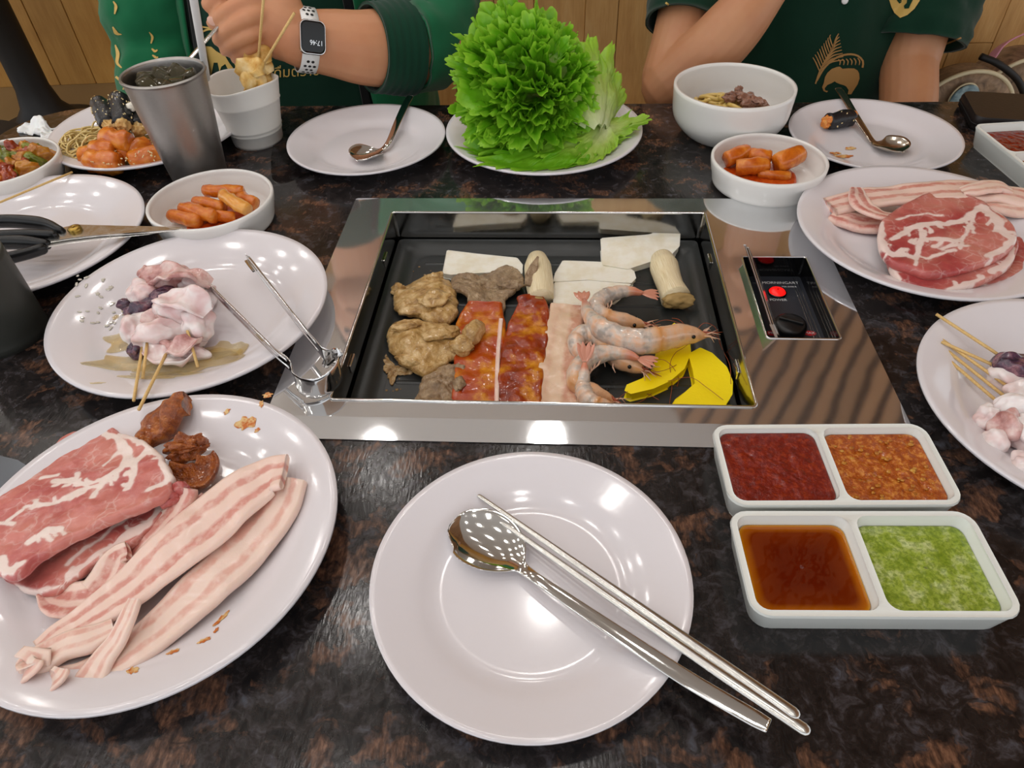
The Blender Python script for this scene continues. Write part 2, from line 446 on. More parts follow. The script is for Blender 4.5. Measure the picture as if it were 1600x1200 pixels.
# ceiling: white half with round lamps, slatted half
BX = .72
parts = [box((-5, -2.2, CEIL), (BX, 3.4, CEIL + .05))]
V, F = join(parts); ceil_ = mk('ceiling', V, F, m_white_ceiling, smooth=False, kind='structure', loc=(0, 0, CEIL))
V, F = box((BX, -2.2, CEIL + .08), (5.0, 3.4, CEIL + .12)); mk('slat_backing', V - np.array([0, 0, CEIL]), F, m_gap, ceil_, smooth=False, world=False)
sl = []
ca, sa = math.cos(math.radians(34)), math.sin(math.radians(34))
for i in range(-62, 62):
    # slats run along (sin34, cos34); clip each against the rectangle of the slatted half
    o = np.array([BX, -2.2]) + np.array([ca, -sa]) * (i * .09)
    t0, t1 = -9.0, 9.0
    dx, dy = sa, ca
    for p, q, lo, hi in ((o[0], dx, BX, 5.0), (o[1], dy, -2.2, 3.4)):
        a, b = (lo - p) / q, (hi - p) / q; t0, t1 = max(t0, min(a, b)), min(t1, max(a, b))
    if t1 - t0 < .05: continue
    A, B = o + np.array([dx, dy]) * t0, o + np.array([dx, dy]) * t1; w = np.array([ca, -sa]) * .028
    V = np.array([(*(A - w), CEIL), (*(B - w), CEIL), (*(B + w), CEIL), (*(A + w), CEIL), (*(A - w), CEIL + .08), (*(B - w), CEIL + .08), (*(B + w), CEIL + .08), (*(A + w), CEIL + .08)])
    mk('slat', V - np.array([0, 0, CEIL]), box((0, 0, 0), (1, 1, 1))[1], m_slat, ceil_, smooth=False, world=False)
proto = None
for i in range(5):
    for j in range(6):
        x, y = .08 - i * .62 + (.0 if j % 2 == 0 else 0), -.65 + j * .62
        if proto is None:
            proto = empty('downlight', (x, y, CEIL), 0, 'round recessed ceiling lamp seen as a bright dot in the shiny spoon', 'ceiling lamp', 'round lamps in the white ceiling')
            V, F = lathe([(LAMP_R, -.004), (LAMP_R + .012, -.004), (LAMP_R + .014, 0), (LAMP_R, 0), (LAMP_R, -.004)], 32); mk('trim_ring', V, F, m_lampring, proto, world=False)
            V, F = lathe([(.0, -.003), (LAMP_R, -.003)], 32); mk('lens', V, [f[::-1] for f in F][::-1], m_lamp, proto, world=False)
            o = proto
        else:
            o = copy_tree(proto)
        o.location = (x, y, CEIL)
# bench behind the table, with a boarded back
bn = empty('booth_bench', G(.3, 1.0, FZ), YA, 'long wooden bench with vertical board back behind the two people', 'bench')
BY0, BY1 = .56, 1.08                        # seat front and back, from the grill's centre
def gl(V): return np.asarray(V) + np.array([-.3, -1.0, 0])
V, F = box((-.62, BY0, .40), (1.6, BY1, .45)); bevel(mk('seat', gl(V), F, m_wood, bn, smooth=False, world=False), .006)
V, F = box((-.60, BY0 + .06, 0), (1.58, BY1 - .02, .40)); mk('seat_box', gl(V), F, m_wood, bn, smooth=False, world=False)
x = -.62; i = 0
while x < 1.62:
    w = (.085, .11, .07, .13, .095)[i % 5]; hz = (.62, .83, .55, .74, .68)[i % 5]
    for z0, z1 in ((.45, hz), (hz, 1.25)):
        V, F = box((x + .0006, BY1 - .001 * (i % 2), z0), (x + w - .0006, BY1 + .025, z1 - .0008)); V = gl(V); c = V.mean(0)
        o = bevel(mk('plank', V - c, F, m_wood, bn, smooth=False, world=False), .0012, 1); o.location = c
    x += w; i += 1
V, F = box((-.62, BY1 - .02, 1.25), (1.62, BY1 + .045, 1.29)); bevel(mk('top_rail', gl(V), F, m_wood, bn, smooth=False, world=False), .005)
# black pedestal of the neighbouring table
pc = np.array([-1.80, 2.80, FZ])
t = empty('neighbour_table', pc, 0, 'black pedestal of another table standing by the wooden wall, top left', 'table')
V, F = lathe([(.001, 0), (.20, 0), (.20, .012), (.12, .035), (.075, .09), (.06, .16), (.055, .70), (.09, .712), (.001, .712)], 40); mk('pedestal', V, F, m_blackmatte, t, world=False)
V, F = lathe([(.001, .712), (.40, .712), (.405, .73), (.40, .745), (.001, .745)], 56); mk('tabletop', V, F, m_granite, t, world=False)

# ------------------------------------------------------------------ the table with its built-in grill
tb = empty('dining_table', (*GC, FZ), YA, 'dark brown speckled granite dining table with rounded corners', 'table')
TX0, TX1, TY0, TY1 = -.785, .86, -.47, .462
outer = rrect(TX0, TY0, TX1, TY1, .10, 10); hole = rrect(-.200, -.172, .282, .172, .004, 2)
parts = [holed(outer, [hole], TZ), loops([L3(outer, TZ), L3(outer, TZ - .035)], flip=True), holed(outer, [hole], TZ - .035), loops([L3(hole, TZ), L3(hole, TZ - .035)])]
V, F = join([parts[0], parts[1], (parts[2][0], [f[::-1] for f in parts[2][1]]), parts[3]])
mk('tabletop', V, F, m_granite, tb, smooth=False, world=False)
for sx in (-.60, .60):
    V, F = lathe([(.001, 0), (.22, 0), (.22, .012), (.06, .03), (.045, .05), (.045, .68), (.12, .70), (.12, TZ - .035), (.001, TZ - .035)], 40, (sx, -.16, 0)); mk('pedestal', V, F, m_blackmatte, tb, world=False)

gr = empty('tabletop_grill', (*GC, 0), YA, 'built-in rectangular steel electric grill with dark pan in table', 'grill')
HW, HH = .1776, .1518                       # half size of the opening
FX0, FX1, FY0, FY1 = -.229, .296, -.193, .186
CX0, CX1, CY0, CY1 = .2035, .2685, -.0645, .0655
o1 = rrect(FX0 + .002, FY0 + .022, FX1 - .002, FY1 - .002, .002, 1); o2 = rrect(FX0, FY0, FX1, FY1, .003, 1); h1 = rrect(-HW, -HH, HW, HH, .0025, 2); h2 = rrect(CX0, CY0, CX1, CY1, .0025, 2)
V, F = join([holed(o1, [h1, h2], .0045), loops([L3(o1, .0045), L3(o2, .0012), L3(o2, .0003)], flip=True)])
mk('surround', V, F, m_frame, gr, smooth=False, world=False)
lip = lambda lp, z, r: tube(np.r_[L3(lp, z), L3(lp[:1], z)], r, 6, cap=False)
V, F = lip(rrect(-HW, -HH, HW, HH, .004, 3), .0045, .0016); mk('opening_lip', V, F, m_steel, gr, world=False)
V, F = loops([L3(rrect(-HW, -HH, HW, HH, .003, 3), .004), L3(rrect(-HW + .003, -HH + .003, HW - .003, HH - .003, .003, 3), -.046)]); mk('well_wall', V, F, m_walls, gr, smooth=False, world=False)
for sx in (-1, 1):
    for yy in (.085, -.085):
        V, F = box((sx * (HW - .0028), yy - .009, -.020), (sx * (HW - .0008), yy + .009, -.010)); bevel(mk('clip', V, F, m_steel, gr, smooth=False, world=False), .0008, 1)
PZ = -.034                                  # cooking surface
r2 = lambda a, b, r: rrect(-a, -b, a, b, r, 6)
Ls = [L3(r2(.1735, .1475, .006), -.036), L3(r2(.1735, .1475, .006), -.0285), L3(r2(.169, .143, .012), -.0270), L3(r2(.162, .136, .014), -.0272), L3(r2(.157, .131, .016), -.0305), L3(r2(.150, .124, .018), PZ - .0007), L3(r2(.146, .120, .018), PZ)]
V, F = loops(Ls); ny = 120
ys = np.linspace(-.12, .12, ny); xs = np.linspace(-.146, .146, 5); rib = np.where((np.abs(((ys + .12) / .02) % 1 - .5) < .16), .0008, 0)
gv = np.array([(x, y, PZ + (rb if 0 < ix < 4 else 0) * (abs(y) < .112)) for ix, x in enumerate(xs) for y, rb in zip(ys, rib)])
V, F = join([(V, F), holed(r2(.146, .120, .018), [], PZ)])
mk('cooking_pan', V, F, m_pan, gr, smooth=True, world=False, sharp=40)
for yy in (-.09, -.05, -.01, .03, .07, .105):
    P = np.array([(x, yy, PZ - .0006) for x in np.linspace(-.135, .135, 3)]); V, F = rtube(P, .0032, 8, flat=(.5, 1)); mk('pan_rib', V, F, m_pan, gr, world=False)
V, F = box((-.195, -.165, -.12), (.278, .165, -.05)); mk('housing', V, F, m_blackmatte, gr, smooth=False, world=False)
# control box
pz = -.020
V, F = loops([L3(rrect(CX0, CY0, CX1, CY1, .0025, 2), .004), L3(rrect(CX0, CY0, CX1, CY1, .0025, 2), pz - .002)]); mk('control_well', V, F, m_gloss_black, gr, smooth=False, world=False)
V, F = lip(rrect(CX0, CY0, CX1, CY1, .003, 3), .0045, .0011); mk('control_lip', V, F, m_steel, gr, world=False)
m_carbon = mat('control_panel_black', S(22, 24, 28), .3); k = N(m_carbon); co = k.mapping(k.coord(), (900, 900, 1)); x = k.n('ShaderNodeTexChecker'); k.link(co, x.inputs[0]); x.inputs['Scale'].default_value = 1.0
x.inputs[1].default_value = S(26, 28, 32); x.inputs[2].default_value = S(58, 61, 70); k.col(x.outputs[0])
V, F = box((CX0, CY0, pz - .006), (CX1, CY1, pz)); cp = mk('control_panel', V, F, m_carbon, gr, smooth=False, world=False)
for dx, w in ((.0545, .0007), (.0572, .0005), (.0605, .0005)):
    V, F = box((CX0 + dx, CY0, pz), (CX0 + dx + w, CY1 - (.012 if dx < .056 else .002), pz + .0004)); mk('silver_line', V, F, m_chop, cp, smooth=False, world=False)
V, F = box((CX0 + .004, CY1 - .0122, pz), (CX0 + .0545, CY1 - .0116, pz + .0004)); mk('silver_line', V, F, m_chop, cp, smooth=False, world=False)
def panel_text(body, size, px, py, m=m_whiteprint, sx=1.0, zz=.0004):
    c = toG(un(px, py, pz)); V, F = text_mesh(body, size); V[:, 0] *= sx
    V = V + np.array([c[0], c[1], pz + zz]); mk('lettering', V, F, m, cp, smooth=False, world=False)
panel_text('MORNINGART', .0058, 1219, 442.5, sx=.98); panel_text('+', .006, 1190, 442)
panel_text('MA-2100A', .0034, 1233, 448.5, sx=1.0); panel_text('POWER', .0052, 1216, 469, sx=.95)
c = toG(un(1214, 458, pz)); V, F = lathe([(.0084, 0), (.0084, .0015), (.0074, .003), (.005, .0044), (.001, .005)], 28, (c[0], c[1], pz)); mk('power_lamp', V, F, m_redlamp, cp, world=False, label='glowing red power lamp')
V, F = lathe([(.0084, 0), (.0094, 0), (.0094, .002), (.0084, .0022)], 28, (c[0], c[1], pz)); mk('lamp_ring', V, F, m_gloss_black, cp, world=False)
c = toG(un(1234, 510, pz + .006)); V, F = lathe([(.0155, 0), (.0158, .007), (.0145, .0105), (.012, .0118), (.001, .0122)], 40, (c[0], c[1], pz)); mk('knob', V, F, m_black, cp, world=False, label='round black knob')
V, F = box((c[0] - .0115, c[1] - .0016, pz + .011), (c[0] + .0115, c[1] + .0016, pz + .0145)); V = (V - [c[0], c[1], 0]) @ rotm(0, 0, math.radians(-25)).T + [c[0], c[1], 0]; bevel(mk('knob_grip', V, F, m_black, cp, smooth=False, world=False), .001)
for tx, px in (('MIN', 1207), ('MAX', 1265)):
    q = toG(un(px, 521, pz)); th = np.linspace(0, 2 * np.pi, 24, endpoint=False)
    V = np.c_[q[0] + .0062 * np.cos(th), q[1] + .0038 * np.sin(th), np.full(24, pz + .0003)]; mk('print_spot', V, [tuple(range(24))], m_redprint, cp, smooth=False, world=False, label='red printed spot')
    panel_text(tx, .0045, px, 521, zz=.0006)
# lid standing open along the left side of the control box
def lid_part(name, xo, wdt, m, y0, y1, z0, z1, **kw):
    fx = lambda z: .2128 - (z - .0045) * .56 + xo
    Ls = [np.array([(fx(z0), y, z0), (fx(z1), y, z1), (fx(z1) + wdt, y, z1), (fx(z0) + wdt, y, z0)]) for y in (y0, y1)]
    V, F = loops(Ls, True, True); return bevel(mk(name, V, F, m, gr, smooth=False, world=False, **kw), .0005, 1)
lid_part('control_lid', -.0016, .0014, m_steel, CY0 + .001, CY1 - .001, -.012, .0195, label='polished steel lid standing open')
lid_part('lid_liner', .0004, .0012, m_chop, CY0 + .003, CY1 - .003, -.012, .0178)

# ------------------------------------------------------------------ plates, bowls, dishes
PROF_S = [(0, .0060), (.054, .0060), (.062, .0066), (.068, .0085), (.075, .0118), (.088, .0165), (.097, .0198), (.1012, .0213), (.1030, .0216), (.1038, .0208), (.1030, .0194), (.092, .0142), (.078, .0075), (.066, .0022), (.062, 0), (.058, 0), (.056, .0022), (0, .0022)]
PROF_L = [(0, .0062), (.070, .0062), (.080, .0070), (.088, .0098), (.098, .0150), (.112, .0205), (.121, .0232), (.1258, .0246), (.1279, .0248), (.1288, .0239), (.1279, .0224), (.114, .0168), (.098, .0092), (.082, .0022), (.077, 0), (.072, 0), (.070, .0024), (0, .0024)]
def smooth_prof(p, n=60):
    return spline(p, n)
_pm = {}
def plate(c, big, label, name='plate'):
    V, F = lathe(smooth_prof(PROF_L if big else PROF_S), 96)
    return mk(name, V, F, m_plate, loc=(c[0], c[1], 0), world=False, label=label, cat='plate')
C_NEAR, C_NL, C_ML, C_FL = (.0066, .2402), (-.2529, .2882), (-.3008, .5433), (-.529, .6852)
C_R, C_RS, C_LET, C_SP, C_TR, C_ND = (.434, .6245), (.4507, .3695), (.055, .8929), (-.1766, .8928), (.4686, .846), (-.4800, .9500)
plate(C_NEAR, 0, 'small white round plate at the near table edge with spoon and chopsticks across it')
plate(C_NL, 1, 'large white plate at lower left holding raw pork slices and marinated meat')
plate(C_ML, 1, 'large white plate under the squid skewers and tongs, left of the grill')
plate(C_FL, 1, 'large white plate at far left with black scissors lying across it')
plate(C_R, 1, 'large white plate of raw pork right of the grill controls')
plate(C_RS, 1, 'large white plate of squid skewers cut off by the right picture edge')
plate(C_LET, 1, 'large white plate under the tall heap of green lettuce')
plate(C_SP, 0, 'empty small white plate with one spoon, between paper cup and lettuce')
plate(C_TR, 0, 'small white plate with half a seaweed roll and dirty spoon')
plate(C_ND, 1, 'white plate of glass noodles and orange rice cakes behind steel cup')
def bowl(c, R, h, label, m=None, foot=.62, wall=.004, bulge=1.0):
    p = [(0, .006), (R * foot * .9, .006), (R * (foot + .12), .009), (R * .90, h * .42), (R * .955, h * .8), (R - wall, h - .001), (R - wall * .4, h + .0008), (R, h - .0008), (R * .99, h * .75), (R * .94, h * .36), (R * (foot + .16), .003), (R * foot, 0), (R * foot * .9, 0), (0, .0015)]
    V, F = lathe(spline(p, 56), 80)
    return mk('bowl', V, F, m or m_bowl, loc=(c[0], c[1], 0), world=False, label=label, cat='bowl')
C_T1, C_T2, C_NB, C_KM = (-.3300, .7240), (.3100, .7640), (.3004, .9060), (-.6180, .8350)
bowl(C_T1, .069, .034, 'shallow white bowl of orange rice cake sticks beside the scissors', foot=.74)
bowl(C_T2, .066, .034, 'shallow white bowl of red sauced rice cakes, in front of the noodle bowl', foot=.74)
bowl(C_NB, .0765, .064, 'deep white bowl with leftover noodles right of the lettuce', foot=.55)
bowl(C_KM, .066, .036, 'white bowl of spicy chopped vegetables at the far left edge', foot=.70)
def sauce_dish(cx, cy, rz, W, D, H, label):
    w, d = W / 2, D / 2; ro = .012
    outer_t = rrect(-w, -d, w, d, ro, 5); rim = .0040; mid = .0045
    a = rrect(-w + rim, -d + rim, -mid / 2, d - rim, .008, 5); b = rrect(mid / 2, -d + rim, w - rim, d - rim, .008, 5)
    def shrink(l, k, c=None):
        c = l.mean(0); return c + (l - c) * k
    parts = [holed(outer_t, [a, b], H)]
    parts.append(loops([L3(outer_t, H), L3(shrink(outer_t, np.array([1.006, 1.012])), H - .0015), L3(shrink(outer_t, np.array([.995, .99])), H - .004), L3(shrink(outer_t, np.array([.955, .92])), .004), L3(shrink(outer_t, np.array([.93, .87])), 0)], capB=False, flip=True))
    parts.append(holed(shrink(outer_t, np.array([.93, .87])), [], 0.0))
    parts[-1] = (parts[-1][0], [f[::-1] for f in parts[-1][1]])
    for q in (a, b):
        parts.append(loops([L3(q, H), L3(shrink(q, .985), H - .0015), L3(shrink(q, .93), .009), L3(shrink(q, .87), .0055)]))
        parts.append(holed(shrink(q, .87), [], .0055))
    V, F = join(parts)
    o = mk('sauce_dish', V, F, m_dish, loc=(cx, cy, 0), world=False, smooth=True, label=label, cat='dish', group=None, sharp=50)
    w2 = o.modifiers.new('weld', 'WELD'); w2.merge_threshold = 1e-5
    bevel(o, .0012, 2, 40)
    o.rotation_euler.z = rz; o['_m'] = [x for row in (Matrix.Translation((cx, cy, 0)) @ Matrix.Rotation(rz, 4, 'Z')) for x in row]
    return (cx, cy, rz, a, b, shrink)
DA = sauce_dish(.2268, .3182, math.radians(-2.6), .158, .0745, .025, 'two-part white sauce dish with red and orange sauces beside the grill corner')
DB = sauce_dish(.2215, .2380, math.radians(-2.9), .161, .0765, .025, 'two-part white sauce dish with soy and green sauces nearest the camera')
DC = sauce_dish(.632, .770, math.radians(-88), .158, .0745, .025, 'two-part white sauce dish at the far right edge by black pouch')
# ------------------------------------------------------------------ food materials
def meat(name, lean1, lean2, fat, wob=1.5, rough=.32, coat=.25, marb=.35, scale=140, red=None):
    m = mat(name, lean1, rough, spec=.5, coat=coat, crough=.15, sss=.12, srad=(.004, .0015, .001)); k = N(m); co = k.coord()
    n = k.math('ADD', k.math('MULTIPLY', k.noise(co, scale, 4, .6), .5), k.math('MULTIPLY', k.noise(co, 55, 2, .5), .5))
    sd = k.math('ADD', k.attr('sd'), k.math('MULTIPLY', k.math('SUBTRACT', n, .5), wob))
    f = k.ramp(k.math('MULTIPLY', sd, .5), [(.0, 1), (.12, .95), (.3, .12), (.45, 0)])
    fine = k.ramp(k.voro(k.addv(co, k.mix(.012, (0, 0, 0, 1), k.noise(co, 90, 2, out='Color'))), 85, 'DISTANCE_TO_EDGE'), [(.0, marb), (.05, marb * .3), (.12, 0)])
    f = k.math('MAXIMUM', f, k.math('MULTIPLY', fine, k.ramp(k.noise(co, 60, 2), [(.4, 0), (.6, 1)])))
    lean = k.mix(k.ramp(k.noise(co, 17, 2, .5), [(.42, 0), (.62, .55)]), k.ramp(k.noise(co, 48, 4, .65), [(.32, lean2), (.62, lean1)]), S(216, 146, 130))
    k.col(k.mix(f, lean, fat)).bump(k.math('ADD', k.noise(co, 420, 3), k.math('MULTIPLY', f, .3)), .22, .0012)
    return m
m_collar = meat('raw_pork_collar', S(206, 122, 114), S(180, 82, 82), S(240, 222, 214))
m_collar_red = meat('raw_pork_dark', S(184, 84, 80), S(158, 60, 62), S(236, 214, 206))
def belly(name, fat, lean, lean2, stops):
    m = mat(name, fat, .3, coat=.25, crough=.15, sss=.15, srad=(.005, .002, .001)); k = N(m); co = k.coord(); uv = k.coord('UV'); s = k.sep(uv)
    u = k.math('ADD', s[0], k.math('MULTIPLY', k.math('SUBTRACT', k.noise(k.mapping(co, (1, 1, 1)), 75, 3), .5), .20))
    f = k.ramp(u, stops); pat = k.ramp(k.noise(co, 130, 3), [(.36, .45), (.55, 1)])
    l = k.mix(k.noise(co, 90, 3), lean, lean2)
    k.col(k.mix(k.math('MULTIPLY', f, pat), fat, l)).bump(k.noise(co, 380, 3), .2, .001); return m
m_belly = belly('raw_pork_belly', S(238, 208, 194), S(220, 156, 142), S(204, 130, 116), [(.0, 0), (.16, 0), (.2, 1), (.3, 1), (.36, 0), (.55, 0), (.6, .9), (.7, .9), (.76, 0), (1, 0)])
m_belly_thin = belly('raw_pork_belly_lean', S(240, 212, 198), S(214, 146, 132), S(192, 110, 102), [(.0, 0), (.2, 0), (.27, 1), (.48, 1), (.55, .2), (.68, .2), (.74, 1), (.9, 1), (1, .3)])
m_belly_fat = belly('raw_pork_fat', S(238, 212, 198), S(226, 170, 154), S(214, 148, 130), [(.0, .1), (.2, 0), (.27, .75), (.36, .7), (.42, 0), (.62, 0), (.68, .8), (.8, .8), (.88, .1), (1, .4)])
m_belly_grill = belly('pork_belly_on_grill', S(226, 196, 168), S(208, 158, 132), S(198, 134, 108), [(.0, .3), (.1, .9), (.32, .9), (.42, 0), (.62, 0), (.72, .4), (.93, .1), (.96, 0), (1, 1)])
def saucy(name, a, b, c, sc=70, rough=.22, coat=.7, bs=.5, bsc=160, bd=.0022):
    m = mat(name, a, rough, coat=coat, crough=.06, sss=.05); k = N(m); co = k.coord()
    n = k.noise(co, sc, 5, .65, .3)
    k.col(k.ramp(n, [(.3, a), (.5, b), (.68, c)])).bump(k.noise(co, bsc, 4, .6), bs, bd); return m
m_redpork = saucy('chili_marinated_pork', S(110, 24, 0), S(156, 56, 2), S(222, 150, 30), 30, .25, .4, .4, 150)
m_redpork2 = saucy('red_marinated_pork', S(160, 36, 2), S(178, 76, 4), S(222, 152, 30), 28, .25, .4, .35, 150)
m_brownmar = saucy('brown_marinated_meat', S(102, 40, 10), S(154, 78, 24), S(194, 116, 44), 110, .3, .4, 1.0, 190, .004)
m_tteok = saucy('orange_rice_cake', S(178, 76, 8), S(208, 112, 22), S(228, 150, 58), 60, .24, .35, .25, 120)
m_tteok_y = saucy('yellow_rice_cake', S(206, 128, 44), S(224, 156, 66), S(234, 176, 92), 60, .22, .5, .2, 120)
m_redsauce = saucy('red_chili_sauce', S(92, 14, 3), S(118, 24, 5), S(150, 48, 12), 240, .25, .25, .5, 420, .0016)
m_orsauce = saucy('orange_bean_sauce', S(138, 58, 6), S(172, 82, 12), S(216, 144, 58), 260, .25, .3, .7, 330, .0022)
m_tsauce = saucy('orange_rice_cake_sauce', S(170, 50, 10), S(196, 72, 16), S(214, 100, 30), 120, .15, .7, .3, 200)
m_soy = mat('soy_sauce', S(104, 34, 6), .03, spec=.5, coat=.3)
k = N(m_soy); s = k.sep(k.coord('UV')); e = k.ramp(s[0], [(.0, S(196, 136, 12)), (.06, S(170, 92, 10)), (.2, S(112, 40, 6)), (.6, S(92, 24, 4))]); k.col(e)
m_green = saucy('green_herb_sauce', S(112, 130, 20), S(150, 170, 62), S(190, 202, 128), 130, .3, .3, .3, 500, .0012)
k = N(m_green); co = k.coord(); k.col(k.mix(k.ramp(k.noise(co, 420, 3, .7), [(.42, .55), (.55, 0)]), k.ramp(k.noise(co, 90, 4, .6), [(.35, S(126, 148, 36)), (.5, S(156, 174, 66)), (.66, S(196, 206, 140))]), S(84, 112, 14)))
m_chicken = saucy('grilled_chicken', S(138, 96, 44), S(192, 154, 94), S(224, 194, 142), 80, .26, .5, .8, 210, .003)
m_grilled = saucy('grilled_brown_meat', S(110, 86, 60), S(150, 124, 94), S(182, 158, 126), 110, .36, .25, .8, 260, .003)
m_mush = mat('king_oyster_flesh', S(242, 238, 222), .5, sss=.2, srad=(.004, .003, .002))
k = N(m_mush); co = k.coord(); k.bump(k.noise(k.mapping(co, (1, 4, 1)), 160, 3), .25, .0008); k.col(k.ramp(k.noise(co, 60, 3), [(.3, S(232, 224, 200)), (.6, S(244, 241, 228))]))
m_mushskin = mat('king_oyster_skin', S(228, 212, 170), .42, sss=.15, srad=(.004, .003, .002), coat=.15)
k = N(m_mushskin); co = k.coord('UV'); k.col(k.ramp(k.noise(k.mapping(co, (40, 1.2, 1)), 3, 4, .6), [(.3, S(204, 182, 134)), (.5, S(230, 214, 176)), (.7, S(240, 230, 200))])); k.bump(k.noise(k.mapping(co, (60, 1.5, 1)), 3, 3), .3, .0006)
m_mushend = mat('king_oyster_stump', S(176, 146, 92), .6)
m_pumpkin = mat('pumpkin_flesh', S(255, 228, 2), .45, sss=.08)
k = N(m_pumpkin); k.bump(k.noise(k.coord(), 300, 3), .2, .0008)
m_shrimp = mat('raw_shrimp', S(222, 182, 160), .16, coat=.7, crough=.06, sss=.2, srad=(.006, .003, .002))
k = N(m_shrimp); co = k.coord(); a = k.attr('t'); sg = k.attr('seg')
body = k.ramp(k.noise(co, 90, 3), [(.35, S(172, 164, 156)), (.48, S(214, 198, 184)), (.66, S(230, 184, 150))])
c1 = k.mix(k.ramp(a, [(.0, 1), (.06, 1), (.14, 0)]), body, S(206, 132, 104))
c1 = k.mix(k.ramp(a, [(.60, 0), (.66, .9), (.72, .4), (1, .75)]), c1, S(218, 150, 76))
c1 = k.mix(k.math('MULTIPLY', sg, .35), c1, S(150, 120, 104))
k.col(c1).bump(k.noise(co, 350, 3), .2, .0008)
m_shrimp_tail = mat('shrimp_tail', S(206, 140, 116), .25, coat=.4)
m_shrimp_leg = mat('shrimp_leg', S(226, 186, 160), .35, coat=.2)
m_whisker = mat('shrimp_whisker', S(150, 70, 40), .4)
m_eye = mat('shrimp_eye', S(10, 8, 8), .1)
m_squid = mat('raw_squid', S(232, 216, 214), .22, coat=.5, crough=.1, sss=.25, srad=(.005, .003, .003))
k = N(m_squid); co = k.coord(); k.col(k.ramp(k.noise(co, 38, 3, .55, .4), [(.3, S(214, 166, 164)), (.46, S(230, 206, 204)), (.6, S(240, 232, 230))])).bump(k.noise(co, 150, 3), .3, .0015)
m_squid_pink = mat('pink_squid', S(206, 150, 148), .22, coat=.5, crough=.1, sss=.2, srad=(.005, .002, .002))
k = N(m_squid_pink); co = k.coord(); k.col(k.ramp(k.noise(co, 60, 4, .6), [(.3, S(150, 84, 82)), (.5, S(206, 158, 152)), (.66, S(230, 206, 200))])).bump(k.noise(co, 180, 3), .3, .0015)
m_squid_purple = mat('purple_squid', S(84, 54, 76), .2, coat=.6, crough=.08)
k = N(m_squid_purple); co = k.coord(); k.col(k.ramp(k.noise(co, 120, 5, .65), [(.34, S(40, 28, 50)), (.5, S(88, 58, 78)), (.66, S(160, 112, 120))])).bump(k.noise(co, 240, 3), .5, .002)
m_juice = mat('squid_juice', S(220, 204, 160), .04, spec=.5, coat=.4)
m_juice.node_tree.nodes['Principled BSDF'].inputs['Alpha'].default_value = .36
k = N(m_juice); k.col(k.ramp(k.noise(k.coord(), 40, 3), [(.35, S(244, 226, 176)), (.62, S(236, 200, 116))]))
m_smear = mat('sauce_smear', S(206, 132, 52), .4)
k = N(m_smear); k.col(k.ramp(k.noise(k.coord(), 260, 3), [(.4, S(222, 190, 130)), (.6, S(196, 104, 30))]))
m_foam = saucy('cooking_residue', S(120, 84, 44), S(166, 132, 84), S(206, 182, 140), 200, .25, .4, .8, 380, .002)
m_lettuce = mat('green_lettuce', S(110, 176, 28), .38, sss=.0)
k = N(m_lettuce); co = k.coord(); le = k.attr('edge'); ls = k.attr('len')
cc = k.ramp(k.math('ADD', ls, k.math('MULTIPLY', k.noise(co, 45, 3), .2)), [(.1, S(226, 234, 178)), (.38, S(170, 210, 84)), (.62, S(128, 190, 40)), (1.0, S(112, 184, 26))])
cc = k.mix(k.ramp(le, [(.45, 0), (1, .75)]), cc, S(172, 222, 66))
k.col(cc).bump(k.voro(co, 130, 'F1'), .35, .002)
tr = k.n('ShaderNodeBsdfTranslucent'); k.link(cc, tr.inputs[0]); mxs = k.n('ShaderNodeMixShader'); mxs.inputs[0].default_value = .28
out = [x for x in k.t.nodes if x.type == 'OUTPUT_MATERIAL'][0]; k.link(k.b.outputs[0], mxs.inputs[1]); k.link(tr.outputs[0], mxs.inputs[2]); k.link(mxs.outputs[0], out.inputs[0])
m_lettuce_pale = m_lettuce.copy(); m_lettuce_pale.name = 'pale_lettuce'
for x in m_lettuce_pale.node_tree.nodes:
    if x.type == 'VALTORGB' and len(x.color_ramp.elements) == 4:
        for e, c in zip(x.color_ramp.elements, (S(232, 238, 200), S(214, 228, 156), S(190, 216, 108), S(160, 202, 66))): e.color = c
m_seaweed = mat('seaweed', S(22, 22, 26), .35, coat=.2); k = N(m_seaweed); k.bump(k.noise(k.coord(), 300, 3), .5, .0015)
m_sesame = mat('sesame', S(236, 214, 160), .5); m_rollfill = saucy('roll_filling', S(190, 140, 70), S(214, 172, 104), S(232, 206, 150), 200, .5, .1)
m_orfill = saucy('orange_roll_filling', S(196, 98, 24), S(220, 132, 50), S(236, 172, 90), 200, .4, .2)
m_glassnoodle = mat('glass_noodle', S(222, 196, 130), .2, coat=.4, sss=.1); m_noodle = mat('yellow_noodle', S(214, 184, 104), .3, coat=.3, sss=.1)
m_onion = saucy('brown_onion', S(104, 66, 52), S(140, 98, 80), S(170, 130, 108), 90, .25, .4)
m_veg_green = saucy('green_vegetable', S(70, 84, 14), S(112, 122, 30), S(160, 152, 56), 80, .25, .5, .2); m_veg_red = saucy('red_vegetable', S(104, 24, 8), S(150, 52, 16), S(190, 96, 36), 90, .25, .5, .3)
m_veg_yel = saucy('yellow_vegetable', S(140, 70, 10), S(184, 116, 26), S(206, 156, 62), 80, .25, .5, .2)
m_fishcake = mat('fried_fish_cake', S(222, 180, 104), .45, sss=.1); k = N(m_fishcake); co = k.coord(); k.col(k.ramp(k.noise(co, 60, 4, .6), [(.3, S(196, 138, 52)), (.48, S(224, 184, 106)), (.66, S(238, 214, 160))])).bump(k.noise(co, 260, 3), .2, .001)
m_egg = mat('egg_white', S(242, 236, 220), .4)

